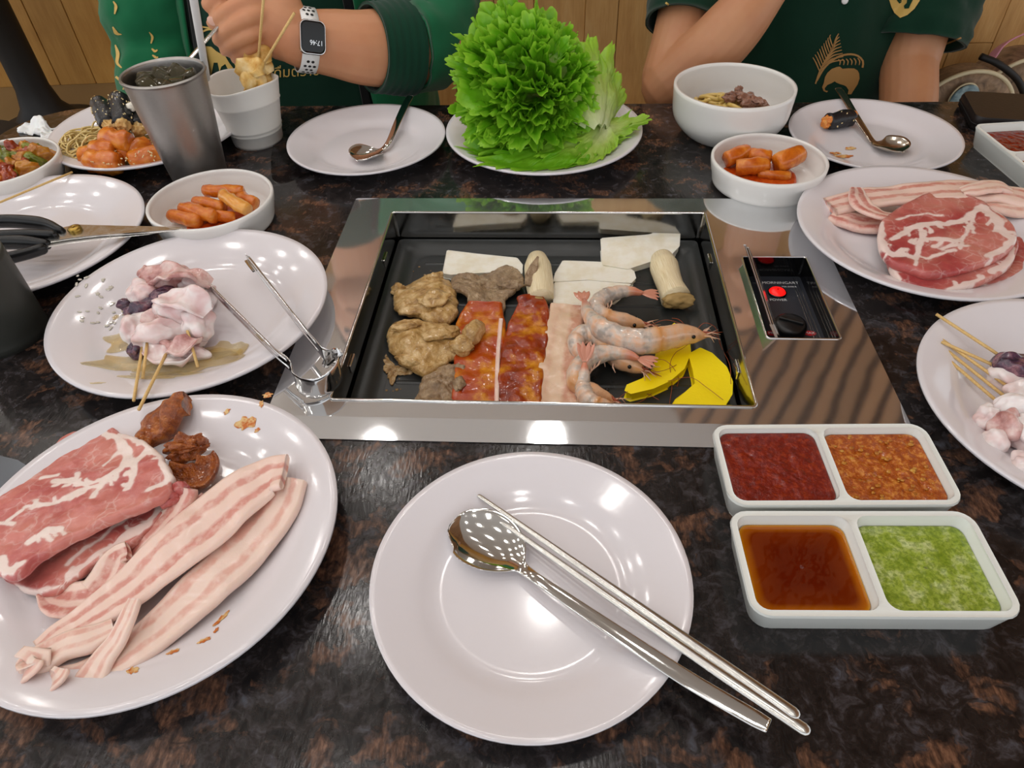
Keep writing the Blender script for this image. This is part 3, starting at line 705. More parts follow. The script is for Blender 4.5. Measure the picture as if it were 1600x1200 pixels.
def pxm(px, py, z):
    """metres per pixel at a point"""
    p = un(px, py, z); return ((p - np.array([0, 0, CH])) @ _d) / FPX
def bpx(px, py, z, rx, ry, rz, rot=0, **k):
    s = pxm(px, py, z); return blob(un(px, py, z), (rx * s, ry * s, rz), (0, 0, rot), **k)
def thing(name, V, F, m, label, cat, group=None, **k):
    return mk(name, V, F, m, label=label, cat=cat, group=group, **k)
def veins_sd(V, veins, z, unit=.003):
    d = np.full(len(V), 3.0); V = V.copy(); Vn = V * [1, 1, 0]; V[:, 0] += fbm(Vn, 110, 3, 2) * .0016; V[:, 1] += fbm(Vn + 5, 110, 4, 2) * .0016; wv = .85 + .6 * vnoise(Vn, 70, 9)
    br = []; g_ = random.Random(int(len(V)) + len(veins))
    for px, w in veins:
        if w < 2.5: continue
        for a, b in zip(px[:-1], px[1:]):
            for _ in range(2):
                t = g_.random(); o = (a[0] + (b[0] - a[0]) * t, a[1] + (b[1] - a[1]) * t); an = math.atan2(b[1] - a[1], b[0] - a[0]) + g_.choice((-1, 1)) * g_.uniform(.5, 1.2); L = g_.uniform(6, 20)
                br.append(([o, (o[0] + L * .5 * math.cos(an), o[1] + L * .5 * math.sin(an)), (o[0] + L * math.cos(an + .3), o[1] + L * .8 * math.sin(an + .3))], g_.uniform(.5, 1.6)))
    for px, w in list(veins) + br:
        P = U(px, z)[:, :2]; P = spline(P, 5 * len(P)); s = pxm(px[0][0], px[0][1], z)
        d = np.minimum(d, (seg_dist(V, P) - w * wv * .85 * s) / unit)
    return np.clip(d, -1, 3)
def stick(a, b, r=.00135, n=8): return tube(np.linspace(np.asarray(a), np.asarray(b), 4), r, n)

# ------------------------------------------------------------------ raw pork, lower left plate
def slice_obj(name, px, z, th, m, label, veins, zf=None, **k):
    O = U(px, z); V, F, uv = slab(O[:, :2], 0, th, n=200, rings=26, zfun=zf, **k)
    sd = veins_sd(V, veins, z if np.isscalar(z) else .02)
    return mk(name, V, F, m, attr={'sd': sd}, label=label, cat='meat', group=None)
zl = lambda z0, g, p0: (lambda x, y: z0 + (x - p0[0]) * g[0] + (y - p0[1]) * g[1])
# slices underneath first
px2 = [(4, 900), (40, 926), (85, 928), (122, 906), (165, 880), (212, 856), (250, 822), (272, 790), (268, 762), (200, 740), (110, 770), (30, 830), (-15, 870)]
p0 = un(140, 830, .014)
slice_obj('pork_slice', px2, .016, .007, m_collar_red, 'dark red raw pork slice tucked under the big marbled slice, lower left plate',
          [([(265, 785), (230, 825), (180, 858), (130, 888), (110, 905)], 7), ([(250, 775), (200, 815), (150, 850), (110, 880)], 1.2), ([(20, 915), (60, 926), (100, 920)], 1)], zf=zl(.011, (.06, -.02), p0), amp=.0012, edge=.25, ragged=.001, seed=3)
px1 = [(98, 676, .020), (124, 668, .020), (150, 670, .021), (175, 664, .021), (192, 676, .022), (227, 689, .026), (253, 709, .03), (267, 735, .034), (270, 755, .036), (258, 771, .037), (238, 783, .037), (186, 803, .036), (140, 824, .036), (103, 842, .035), (52, 872, .034), (34, 893, .033), (12, 904, .033), (-10, 893, .033), (-34, 860, .03), (-30, 810, .026), (0, 768, .022), (18, 752, .021), (44, 741, .020), (65, 737, .019), (74, 712, .019), (84, 694, .019)]
p0 = un(170, 820, .035)
O = U(px1)
A_, b_ = np.c_[O[:, :2], np.ones(len(O))], O[:, 2]; cf = np.linalg.lstsq(A_, b_, rcond=None)[0]
zf = lambda x, y: x * cf[0] + y * cf[1] + cf[2] - .009
V, F, uv = slab(O[:, :2], 0, .009, n=240, rings=40, zfun=zf, amp=.0011, edge=.22, ragged=.0012, seed=8, dome=.001)
ve = [([(160, 669), (183, 686), (196, 708), (194, 730), (174, 748), (158, 764), (150, 782)], 6), ([(158, 764), (130, 770), (102, 781), (62, 790), (38, 794)], 3.2), ([(174, 748), (140, 760), (118, 750), (82, 747)], 4), ([(194, 730), (212, 726), (225, 713), (236, 702)], 4), ([(212, 727), (214, 748), (205, 770)], 4),
      ([(184, 672), (222, 688), (250, 710), (264, 738), (266, 758), (240, 775)], 5.5), ([(118, 736), (124, 756)], 1), ([(34, 800), (14, 812)], 2), ([(52, 854), (66, 846), (80, 838), (100, 834)], 5), ([(4, 880), (18, 896), (40, 888)], 6), ([(0, 815), (25, 822)], 1.2), ([(60, 740), (90, 735)], 1), ([(190, 700), (160, 728)], .8)]
mk('pork_slice', V, F, m_collar, attr={'sd': veins_sd(V, ve, .028)}, label='largest raw pork collar slice with white fat veins, on lower left plate', cat='meat')
# curled fatty trimmings between collar and belly
def strip(name, px, w, th, m, label, z=None, cat='meat', n=60, **k):
    P = U(px) if z is None else U(px, z); V, F, uv = ribbon(P, w, th, n=n, **k)
    return mk(name, V, F, m, uv=uv, label=label, cat=cat)
strip('pork_trimming', [(74, 925, .012), (92, 938, .013), (118, 940, .014), (145, 934, .015), (168, 905, .017), (184, 872, .020), (200, 862, .022)], [.012, .026, .028, .022, .014], .005, m_belly_thin, 'curled fatty pork trimming below the marbled slices, lower left plate', wave=.002, seed=3, cup=.003)
strip('pork_trimming', [(100, 945, .010), (130, 952, .011), (160, 940, .013), (168, 925, .014)], [.010, .016, .012, .006], .004, m_belly_fat, 'small white fat scrap beside the curled trimming, lower left plate', wave=.002, seed=5)
strip('pork_trimming', [(196, 885, .012), (222, 850, .017), (258, 812, .022), (285, 778, .026), (290, 762, .03)], [.012, .024, .022, .020, .016], .006, m_belly_thin, 'folded pink pork trimming between collar slices and belly strips', wave=.003, seed=6, cup=-.002)
V, F = join([bpx(283, 765, .028, 14, 11, .007, seed=2, amp=.2), bpx(268, 782, .026, 17, 10, .006, seed=4, amp=.25, rot=.6)])
mk('pork_nub', V, F, m_collar_red, attr={'sd': np.full(len(V), 1.2)}, label='small rounded red pork nub at the right tip of the collar slices', cat='meat')
# pork belly strips
strip('pork_belly_strip', [(446, 738, .030), (418, 745, .027), (375, 775, .026), (318, 822, .025), (262, 868, .024), (205, 915, .022), (160, 950, .019), (100, 990, .015), (62, 1018, .014)], [.030, .038, .042, .044, .040, .034, .028, .020, .018], .006, m_belly, 'upper left raw pork belly strip with pink lean lines, lower left plate', wave=.0022, seed=2, n=110, nw=20)
strip('pork_belly_strip', [(454, 752, .020), (436, 792, .018), (398, 840, .016), (345, 895, .015), (290, 945, .014), (240, 990, .013), (190, 1030, .011), (130, 1058, .010), (90, 1062, .010)], [.026, .032, .034, .034, .033, .030, .026, .022, .012], .007, m_belly_fat, 'lower right raw pork belly strip, palest one on lower left plate', wave=.002, seed=9, n=110, nw=20)
strip('pork_belly_strip', [(330, 712 + 70, .016), (300, 810, .016), (262, 850, .015), (225, 892, .015), (180, 930, .013)], [.018, .03, .032, .03, .02], .006, m_belly_thin, 'reddish pork belly strip half hidden below the upper strip, lower left plate', wave=.002, seed=12, n=60, nw=16)
strip('pork_belly_end', [(212, 938, .028), (200, 965, .027), (182, 1000, .022), (160, 1030, .018), (140, 1065, .014), (118, 1104, .013)], [.008, .011, .013, .016, .022, .010], .005, m_belly_fat, 'torn forked end of pork belly pointing at the near plate rim', wave=.002, seed=15, n=60)
strip('pork_belly_end', [(180, 985, .016), (140, 1000, .018), (100, 1012, .018), (62, 1036, .016), (40, 1052, .014)], [.012, .018, .018, .02, .012], .007, m_belly_fat, 'thick wavy pale belly end at the lower left of the plate', wave=.003, seed=17, n=50)
V, F, uv = ribbon(U([(28, 1066, .010), (45, 1040, .022), (52, 1028, .024), (60, 1050, .016), (75, 1075, .011), (92, 1058, .020), (100, 1046, .021)]), [.008, .018, .02, .018, .02, .018, .01], .004, n=70, cup=.002, wave=.002, seed=4)
mk('pork_belly_curl', V, F, m_belly_fat, uv=uv, label='small curled pale tip of pork belly nearest the left corner', cat='meat')
# marinated pieces
def lump(name, parts, m, label, cat='meat', **k):
    V, F = join(parts); return mk(name, V, F, m, label=label, cat=cat, **k)
V, F, uv = ribbon(U([(222, 690, .014), (238, 672, .018), (258, 650, .026), (276, 634, .032), (290, 628, .034)]), [.018, .028, .032, .030, .020], .012, n=80, wave=.008, seed=21, cup=-.006, nw=22, wscale=75)
mk('marinated_meat', V, F, m_brownmar, label='upper brown marinated meat chunk with a round end, lower left plate', cat='meat')
lump('marinated_meat', [bpx(292, 700, .022, 30, 17, .010, seed=5, amp=.42, scale=2.4, rot=.3, sub=5), bpx(313, 692, .022, 12, 10, .007, seed=6, amp=.3)], m_brownmar, 'middle brown marinated meat chunk, lower left plate')
V, F, uv = ribbon(U([(262, 742, .012), (285, 752, .012), (312, 750, .014), (328, 734, .016), (326, 716, .018)]), [.014, .02, .022, .02, .012], .006, n=40, wave=.003, seed=23, cup=.006)
mk('marinated_meat', V, F, m_brownmar, label='lowest brown marinated meat piece, curled like a cup, lower left plate', cat='meat')
# ------------------------------------------------------------------ smears and puddles on plates (thin films)
def pz_plate(c, big):
    pr = np.array((PROF_L if big else PROF_S)[:9]); return lambda x, y: np.interp(np.hypot(x - c[0], y - c[1]), pr[:, 0], pr[:, 1]) + .00025
def smear(name, spots, c, big, m, label, th=.0003, seed=0, parent=None):
    parts = []
    for i, (px, py, rx, ry, a) in enumerate(spots):
        s = pxm(px, py, .01); o = un(px, py, .012 if big else .01); th_ = np.linspace(0, 2 * np.pi, 18, endpoint=False)
        rr = 1 + .2 * np.sin(th_ * 2 + i + seed) + .15 * np.sin(th_ * 5 + 2 * i) + .15 * np.sin(th_ * 7 + i * 3)
        x, y = rx * s * rr * np.cos(th_), ry * s * 1.3 * rr * np.sin(th_); ca, sa = math.cos(a), math.sin(a)
        O = np.c_[o[0] + x * ca - y * sa, o[1] + x * sa + y * ca]
        V, F, _ = slab(O, 0, th, n=48, rings=6, amp=.0001, zfun=pz_plate(c, big), edge=.8); parts.append((V, F))
    V, F = join(parts); return mk(name, V, F, m, label=label, cat='stain', kind='stuff')
smear('sauce_smears', [(345, 965, 5, 12, -.4), (340, 988, 3, 5, 0), (322, 1005, 9, 4, .4), (388, 670, 16, 8, .3), (415, 648, 4, 4, 0), (425, 635, 8, 4, -.3), (360, 655, 5, 3, .3), (405, 680, 4, 3, .1), (212, 1052, 8, 6, 0), (272, 1020, 9, 4, .5)], C_NL, 1, m_smear, 'orange sauce smears on the lower left plate rim')
smear('squid_juice', [(205, 515, 40, 26, .5), (215, 560, 60, 22, .1), (300, 560, 70, 26, .2), (350, 540, 34, 16, .3), (200, 480, 14, 8, .3), (178, 490, 5, 4, 0), (160, 612, 10, 2, .1), (250, 585, 50, 12, 0)], C_ML, 1, m_juice, 'yellowish juice puddle under the squid skewers left of the grill', th=.0006)
smear('crumbs', [(1318, 241, 14, 4, .0), (1330, 228, 7, 4, 0), (1306, 236, 8, 3, .2)], C_TR, 0, m_smear, 'orange crumbs on the plate with the half seaweed roll', th=.0012)
smear('water_drops', [(153 + 24 * math.sin(i * 2.3), 478 + 30 * math.sin(i * 1.37 + 1), 2.2 + i % 3, 1.8, i) for i in range(26)], C_ML, 1, mat('clear_drop', S(206, 202, 190), .05, coat=.4), 'tiny clear juice drops at the left of the squid plate', th=.0008)

# ------------------------------------------------------------------ squid skewers
def skewer(label, sticks, lumps, group=None, folds=()):
    r = empty('squid_skewer', un(*sticks[0][0]) , 0, label, 'skewer', group)
    for a, b in sticks:
        V, F = stick(un(*a), un(*b)); mk('stick', V, F, m_stick, r)
    for i, (px, py, z, rx, ry, rz, rot, m, sd) in enumerate(lumps):
        V, F = bpx(px, py, z, rx, ry, rz, rot=rot, seed=sd, amp=.30, scale=1.35, sub=5, oct=2)
        mk('squid_piece', V, F, m, r)
    for i, (pp, w, m) in enumerate(folds):
        V, F, uv = ribbon(U(pp), [w * .5, w, w * 1.1, w, w * .45], .0042, n=46, nw=16, wave=.0075, wscale=62, seed=40 + i + len(label), cup=.003); mk('squid_piece', V, F, m, r)
    return r
skewer('squid skewer at the back of the pile, its tip showing above, left of tongs', [((270, 417, .034), (232, 520, .016)), ],
       [(262, 440, .030, 42, 20, .016, .2, m_squid_pink, 1), (303, 447, .026, 24, 22, .014, -.3, m_squid, 2), (226, 458, .026, 22, 22, .014, .1, m_squid, 3), (257, 463, .028, 22, 15, .010, .2, m_squid_purple, 4), (322, 466, .018, 12, 26, .010, -.3, m_squid, 5), (235, 430, .020, 14, 14, .01, 0, m_squid_pink, 19)], folds=[([(232, 440, .036), (252, 428, .045), (280, 430, .046), (306, 436, .040), (326, 448, .030)], .024, m_squid_pink)])
skewer('squid skewer with two stick ends over the near plate rim and dark purple skin', [((223, 538, .018), (209, 626, .027)), ((230, 535, .024), (223, 591, .018))],
       [(247, 524, .024, 38, 24, .015, .3, m_squid, 6), (212, 514, .020, 20, 24, .013, 0, m_squid, 7), (226, 484, .022, 26, 14, .011, .25, m_squid_purple, 8), (198, 476, .016, 13, 9, .006, .2, m_squid_purple, 9), (242, 498, .026, 22, 10, .009, .2, m_squid_pink, 10), (212, 547, .014, 14, 14, .008, 0, m_squid_purple, 11)])
skewer('lowest squid skewer, its stick reaching toward the marinated meat', [((262, 548, .018), (217, 640, .034))],
       [(280, 548, .014, 44, 16, .008, -.15, m_squid, 12), (262, 540, .018, 26, 12, .008, -.5, m_squid_pink, 13), (302, 535, .014, 24, 18, .008, .2, m_squid, 20)], folds=[([(232, 556, .012), (256, 558, .018), (284, 556, .019), (306, 548, .012)], .018, m_squid), ([(262, 548, .020), (284, 544, .024), (304, 540, .020), (312, 532, .014)], .014, m_squid_pink)])
skewer('front squid skewer with a big pale lump and short stick', [((288, 500, .034), (309, 573, .016))],
       [(284, 484, .034, 44, 26, .016, -.1, m_squid, 14), (309, 506, .028, 24, 26, .015, .3, m_squid, 15), (262, 488, .030, 20, 22, .012, .2, m_squid_pink, 16)], folds=[([(254, 478, .044), (276, 470, .051), (300, 474, .049), (322, 492, .038)], .022, m_squid)])
skewer('squid skewer with black purple flesh, topmost on right edge plate', [((1463, 491, .030), (1572, 562, .024))], [(1588, 578, .022, 34, 26, .014, -.3, m_squid_purple, 21), (1592, 592, .016, 40, 28, .012, -.3, m_squid, 22)])
skewer('squid skewer of crossing pale stick on right edge plate', [((1471, 534, .022), (1560, 574, .020)), ], [(1600, 615, .016, 34, 22, .012, .2, m_squid, 23)])
skewer('squid skewer with brownish pink lump on right edge plate', [((1472, 531, .020), (1575, 604, .017))], [(1572, 668, .018, 24, 28, .014, .2, m_squid_pink, 24), (1590, 640, .024, 36, 18, .014, -.2, m_squid, 25)])
skewer('squid skewer with longest stick end on right edge plate', [((1479, 547, .017), (1578, 626, .015))], [(1552, 690, .014, 20, 20, .009, 0, m_squid, 26), (1605, 680, .020, 24, 44, .014, 0, m_squid, 27)])
skewer('lowest squid skewer on right edge plate with yellow stick', [((1477, 558, .015), (1566, 634, .013))], [(1545, 655, .014, 22, 20, .010, .4, m_squid, 28), (1598, 730, .014, 22, 24, .010, 0, m_squid, 29)])

# ------------------------------------------------------------------ right plate of pork
strip('pork_belly_strip', [(1296, 322, .018), (1340, 312, .022), (1400, 305, .026), (1470, 300, .030), (1540, 300, .028), (1610, 312, .026)], [.032, .036, .038, .04, .04, .036], .007, m_belly, 'upper raw pork belly strip behind the round slices, right plate', wave=.0015, seed=31, n=70, nw=18)
strip('pork_belly_strip', [(1300, 336, .012), (1330, 345, .013), (1365, 352, .012), (1400, 350, .011), (1440, 345, .010)], [.022, .03, .03, .028, .02], .008, m_belly_thin, 'folded reddish belly strip at the left of the right plate', wave=.002, seed=32, n=50)
strip('pork_belly_strip', [(1338, 296, .028), (1345, 318, .030), (1372, 334, .028), (1400, 340, .024)], [.014, .022, .022, .016], .005, m_belly_thin, 'belly fold with a white edge lying over the left bundle, right plate', wave=.002, seed=36, n=40)
strip('pork_belly_strip', [(1480, 318, .020), (1540, 318, .022), (1580, 325, .022), (1640, 330, .022)], [.03, .034, .034, .03], .007, m_belly_fat, 'pale belly strip at the right edge of the right plate', wave=.0015, seed=33, n=50)
strip('pork_belly_end', [(1500, 300, .032), (1530, 296, .034), (1556, 292, .034), (1580, 300, .030)], [.014, .024, .026, .012], .005, m_belly_fat, 'ragged pale belly end at the back of the right plate', wave=.003, seed=34, n=40)
px3 = [(1480, 448), (1520, 450), (1570, 440), (1612, 418), (1625, 388), (1600, 372), (1550, 385), (1490, 410)]
slice_obj('pork_slice', px3, .010, .007, m_collar_red, 'lowest dark red pork slice showing at lower right of the right plate', [([(1500, 452), (1560, 446), (1610, 424)], 1.2)], zf=lambda x, y: .0064 + 0 * x, amp=.001, seed=41)
px2 = [(1388, 400), (1394, 424), (1412, 440), (1450, 451), (1490, 453), (1530, 444), (1568, 426), (1586, 404), (1580, 376), (1500, 366), (1420, 376)]
slice_obj('pork_slice', px2, .018, .008, m_collar_red, 'middle red pork slice with white rim under the round slice, right plate', [([(1578, 395), (1572, 415), (1548, 428)], 4), ([(1535, 436), (1500, 450), (1480, 452)], 3), ([(1397, 415), (1396, 428)], 3)], zf=zl(.0125, (.03, .02), un(1480, 415, .016)), amp=.001, seed=42, edge=.25)
px1 = [(1373, 356), (1380, 342), (1394, 332), (1424, 315), (1457, 303), (1478, 301), (1500, 306), (1538, 323), (1573, 345), (1588, 366), (1586, 384), (1562, 402), (1517, 417), (1480, 424), (1452, 426), (1430, 420), (1396, 407), (1377, 388)]
ve = [([(1374, 348), (1377, 380), (1392, 394), (1416, 396)], 4.5), ([(1392, 376), (1418, 362), (1445, 354), (1498, 351), (1516, 338), (1532, 328)], 3.2), ([(1516, 340), (1512, 360), (1500, 376), (1478, 379), (1442, 375), (1436, 388), (1432, 404)], 3.2), ([(1532, 328), (1552, 345), (1564, 366), (1584, 376)], 4.5), ([(1584, 376), (1562, 392), (1540, 402)], 5), ([(1532, 328), (1550, 332), (1572, 346)], 2), ([(1416, 396), (1432, 404)], 5), ([(1470, 390), (1490, 386), (1512, 388)], 1.2), ([(1445, 405), (1470, 396), (1490, 392)], 1), ([(1400, 345), (1430, 340), (1470, 342)], .8), ([(1440, 365), (1442, 378)], 3)]
slice_obj('pork_slice', px1, .028, .009, m_collar_red, 'top round raw pork slice with white fat veins, right plate', ve, zf=zl(.021, (.02, .035), un(1480, 365, .028)), amp=.0012, seed=43, edge=.25, dome=.0015)

# ------------------------------------------------------------------ on the grill
def flat_piece(name, px, z0, th, m, label, cat, bev=.0012, side=None):
    O = U(px, z0 + th)[:, :2]
    if len(px) < 14: O = spline(O, 64, True)
    V, F = loops([L3(O, z0), L3(O, z0 + th)], True, True)
    o = mk(name, V, F, m, label=label, cat=cat, smooth=True, sharp=50); bevel(o, bev, 2, 50); return o
def flat_sharp(name, px, z0, th, m, label, cat, rz=0.0, bev=.0012):
    """straight-edged piece: corners kept, only rounded a little"""
    O = U(px, z0 + th)[:, :2]; Q = []
    n = len(O)
    for i in range(n):
        a, b, c = O[i - 1], O[i], O[(i + 1) % n]
        for t in (.12, .03): Q.append(b + (a - b) * t)
        for t in (.03, .12): Q.append(b + (c - b) * t)
    Q = np.array(Q)
    if ((Q[:, 0] * np.roll(Q[:, 1], -1)) - (np.roll(Q[:, 0], -1) * Q[:, 1])).sum() < 0: Q = Q[::-1]
    zz = fbm(np.c_[Q, np.zeros(len(Q))], 60, 3) * .0006
    V, F = loops([L3(Q, z0), np.c_[Q, z0 + th + zz]], True, True)
    if rz: V[:, 2] += (V[:, 1] - V[:, 1].mean()) * rz
    o = mk(name, V, F, m, label=label, cat=cat, sharp=40); bevel(o, bev, 2, 40); return o
flat_sharp('mushroom_slice', [(699, 391), (745, 397), (808, 403), (816, 414), (815, 428), (780, 424), (706, 429), (692, 426)], PZ, .007, m_mush, 'white mushroom slice at the back left of the grill', 'mushroom')
flat_sharp('mushroom_slice', [(939, 375), (1016, 369), (1058, 352), (1062, 360), (1061, 384), (1047, 396), (981, 415), (942, 409)], PZ + .002, .009, m_mush, 'white mushroom slice at the back right, leaning on the stump', 'mushroom', rz=.10)
flat_sharp('mushroom_slice', [(880, 407), (972, 411), (990, 424), (993, 434), (986, 442), (955, 440), (920, 437), (865, 440), (868, 428)], PZ, .006, m_mush, 'upper of the two white mushroom slices touching at grill centre', 'mushroom')
flat_sharp('mushroom_slice', [(867, 442), (920, 439), (985, 444), (962, 464), (930, 480), (865, 479)], PZ, .008, m_mush, 'lower of the two white mushroom slices, above the belly strip', 'mushroom')
def mushroom(name, path, rad, label, end):
    P = spline(U(path), 30); r = np.interp(np.linspace(0, 1, 30), np.linspace(0, 1, len(rad)), rad)
    root = empty(name, (P[15][0], P[15][1], PZ), 0, label, 'mushroom')
    V, F = tube(P, r, 28, cap=True); n = len(V)
    V[:, 2] = np.maximum(V[:, 2], PZ + .0004); V += (fbm(V, 70, 3, 2) * .0006)[:, None] * [0, 0, 1]
    th = np.tile(np.linspace(0, 1, 28, endpoint=False), 30); ln = np.repeat(np.linspace(0, 1, 30), 28)
    mk('stem', V, F, m_mushskin, root, uv=np.c_[th, ln])
    V, F = blob(P[-1] + np.array(end[0]), end[1], (0, 0, 0), seed=6, amp=.25, scale=2, sub=4); V[:, 2] = np.maximum(V[:, 2], PZ + .0004); mk('stump_end', V, F, m_mushend, root, label='rough brown stump end')
    return root
mushroom('king_oyster_mushroom', [(839, 404, -.022), (841, 425, -.021), (844, 450, -.021), (846, 466, -.023)], [.0105, .0148, .0150, .0146, .0130], 'thick white mushroom stem between brown meat and white slices', ((-.006, -.002, -.003), (.009, .007, .006)))
mushroom('king_oyster_mushroom', [(1034, 404, -.021), (1040, 425, -.020), (1048, 448, -.020), (1056, 466, -.022)], [.012, .0155, .0145, .0135, .0155], 'thick cream mushroom stump standing apart at the right of the pan', ((.001, -.002, -.002), (.0155, .008, .009)))
def piece(name, px, zc, th, m, label, extra=[], dome=.004, amp=.0022, seed=0, nscale=70, cat='meat', ragged=.0015, zf=None, edge=.3):
    O = U(px, zc)[:, :2]; V, F, uv = slab(O, PZ + .0005, th, n=150, rings=24, dome=dome, amp=amp, nscale=nscale, seed=seed, ragged=ragged, zfun=zf, edge=edge)
    V, F = join([(V, F)] + extra); return mk(name, V, F, m, label=label, cat=cat)
piece('chicken_piece', [(614, 452), (631, 443), (650, 436), (666, 428), (692, 430), (714, 452), (716, 472), (712, 491), (692, 503), (666, 497), (644, 487), (618, 482), (612, 467)], -.022, .013, m_chicken, 'upper glossy tan chicken piece at the left of the grill', [bpx(680, 433, -.018, 14, 8, .006, seed=3, amp=.3), bpx(622, 452, -.024, 12, 10, .006, seed=8, amp=.3), bpx(650, 485, -.024, 26, 12, .007, seed=4, amp=.3), bpx(676, 465, -.014, 26, 18, .006, seed=14, amp=.35)], dome=.006, amp=.003, seed=4, nscale=55, edge=.5)
piece('chicken_piece', [(607, 513), (618, 501), (640, 497), (662, 498), (690, 503), (712, 512), (726, 528), (722, 548), (702, 560), (688, 567), (668, 578), (650, 576), (630, 562), (612, 544), (605, 528)], -.022, .013, m_chicken, 'lower wrinkled tan chicken piece at the left of the grill', [bpx(740, 520, -.015, 15, 26, .011, seed=7, amp=.25, rot=-.5), bpx(722, 541, -.018, 20, 13, .009, seed=9, amp=.3), bpx(640, 566, -.024, 26, 9, .006, rot=-.5, seed=12, amp=.25), bpx(632, 510, -.015, 22, 8, .004, rot=.2, seed=13, amp=.3), bpx(690, 520, -.012, 24, 14, .005, rot=.2, seed=15, amp=.4)], dome=.006, amp=.0032, seed=9, nscale=60, edge=.5)
piece('grilled_meat', [(706, 434), (725, 428), (745, 426), (765, 419), (784, 411), (806, 419), (819, 438), (808, 452), (791, 462), (788, 474), (786, 484), (771, 486), (752, 480), (736, 469), (722, 456), (708, 448)], -.022, .006, m_grilled, 'large grey brown grilled meat slice behind the red strips', [bpx(800, 446, -.022, 22, 8, .005, seed=9, amp=.35)], dome=.002, amp=.0022, seed=14, nscale=85, ragged=.002, zf=lambda x, y: .004 + .0035 * np.sin(x * 90))
piece('grilled_meat', [(648, 614), (654, 596), (664, 580), (688, 564), (708, 562), (727, 558), (728, 575), (722, 595), (718, 612), (712, 630), (680, 634), (650, 632)], -.024, .007, m_grilled, 'small grey grilled meat piece at the near left of the grill', [bpx(716, 600, -.022, 9, 14, .004, seed=19, amp=.4)], dome=.003, amp=.0028, seed=17, nscale=110, ragged=.003)
V, F, uv = ribbon(U([(824, 446, -.012), (829, 430, -.008), (836, 414, -.005), (841, 402, -.001)]), [.006, .012, .009, .002], .002, n=24, wave=.002, seed=8); mk('meat_scrap', V, F, m_grilled, label='thin brown meat scrap draped over the white mushroom stem', cat='meat')
V, F, uv = ribbon(U([(758, 474, -.024), (752, 500, -.026), (750, 540, -.026), (747, 590, -.026), (744, 634, -.026), (743, 645, -.026)]), [.036, .050, .050, .047, .045, .045], .0055, n=90, wave=.0015, seed=51, nw=24, wscale=70); mk('marinated_pork_strip', V, F, m_redpork2, label='left red marinated pork strip with pale right edge on grill', cat='meat')
V, F, uv = ribbon(U([(783, 500, -.0225), (779, 540, -.0225), (777, 580, -.0225), (776, 634, -.0225)]), .004, .003, n=40, wave=.001, seed=5); mk('fat_edge', V, F, m_belly_fat, uv=uv, label='thin cream fat edge strip between the two red pork strips', cat='meat')
V, F, uv = ribbon(U([(826, 462, -.020), (832, 480, -.024), (824, 520, -.025), (816, 570, -.025), (810, 630, -.025), (809, 645, -.025)]), [.026, .040, .044, .043, .042, .042], .007, n=100, wave=.0018, seed=52, nw=28, wscale=80, cup=-.001); mk('marinated_pork_strip', V, F, m_redpork, label='middle deep red chili pork strip, thickest sauce, on the grill', cat='meat')
V, F, uv = ribbon(U([(887, 479, -.026), (882, 510, -.026), (874, 550, -.026), (870, 590, -.026), (869, 634, -.026), (869, 645, -.026)]), [.036, .037, .037, .037, .041, .042], .006, n=90, wave=.0012, seed=53, nw=24, wscale=60); mk('pork_belly_strip', V, F, m_belly_grill, uv=uv, label='pale pork belly strip beside the shrimp on the grill', cat='meat')
O = U([(600, 548), (606, 560), (618, 572), (636, 574), (644, 582), (632, 588), (622, 590), (612, 600), (605, 585), (600, 566)], PZ)[:, :2]; V, F, _ = slab(O, PZ + .0003, .0012, n=90, rings=14, amp=.0012, nscale=250, ragged=.003, rag_scale=300, seed=2); mk('cooking_residue', V, F, m_foam, label='brown bubbling residue by the lower chicken piece', cat='food scraps', kind='stuff')
P = [(600 + 26 * abs(math.sin(i * 1.9)), 500 + (i * 37) % 130, PZ) for i in range(26)] + [(610 + i * 9, 412 + (i * 13) % 20, PZ) for i in range(8)]
V, F = join([(lambda c, r: (ico(1)[0] * [r, r, r * .5] + c, ico(1)[1]))(un(*p), .0009 + .0006 * ((i * 7) % 3)) for i, p in enumerate(P)]); mk('oil_drops', V, F, mat('oil', S(150, 120, 80), .05, coat=.5), label='small oil drops on the left part of the dark pan', cat='oil', kind='stuff')
flat_piece('pumpkin_slice', [(1054, 506), (1066, 513), (1076, 530), (1078, 552), (1068, 575), (1046, 594), (1020, 606), (986, 614), (978, 610), (981, 602), (1005, 592), (1022, 576), (1027, 548), (1036, 520)], PZ, .010, m_pumpkin, 'yellow pumpkin slice partly under the shrimp', 'pumpkin')
flat_sharp('pumpkin_slice', [(1077, 553), (1094, 544), (1112, 552), (1135, 574), (1144, 596), (1143, 616), (1128, 640), (1046, 640), (1056, 625), (1074, 611), (1087, 600), (1084, 580)], PZ, .012, m_pumpkin, 'yellow pumpkin slice at the near right corner of the pan', 'pumpkin')

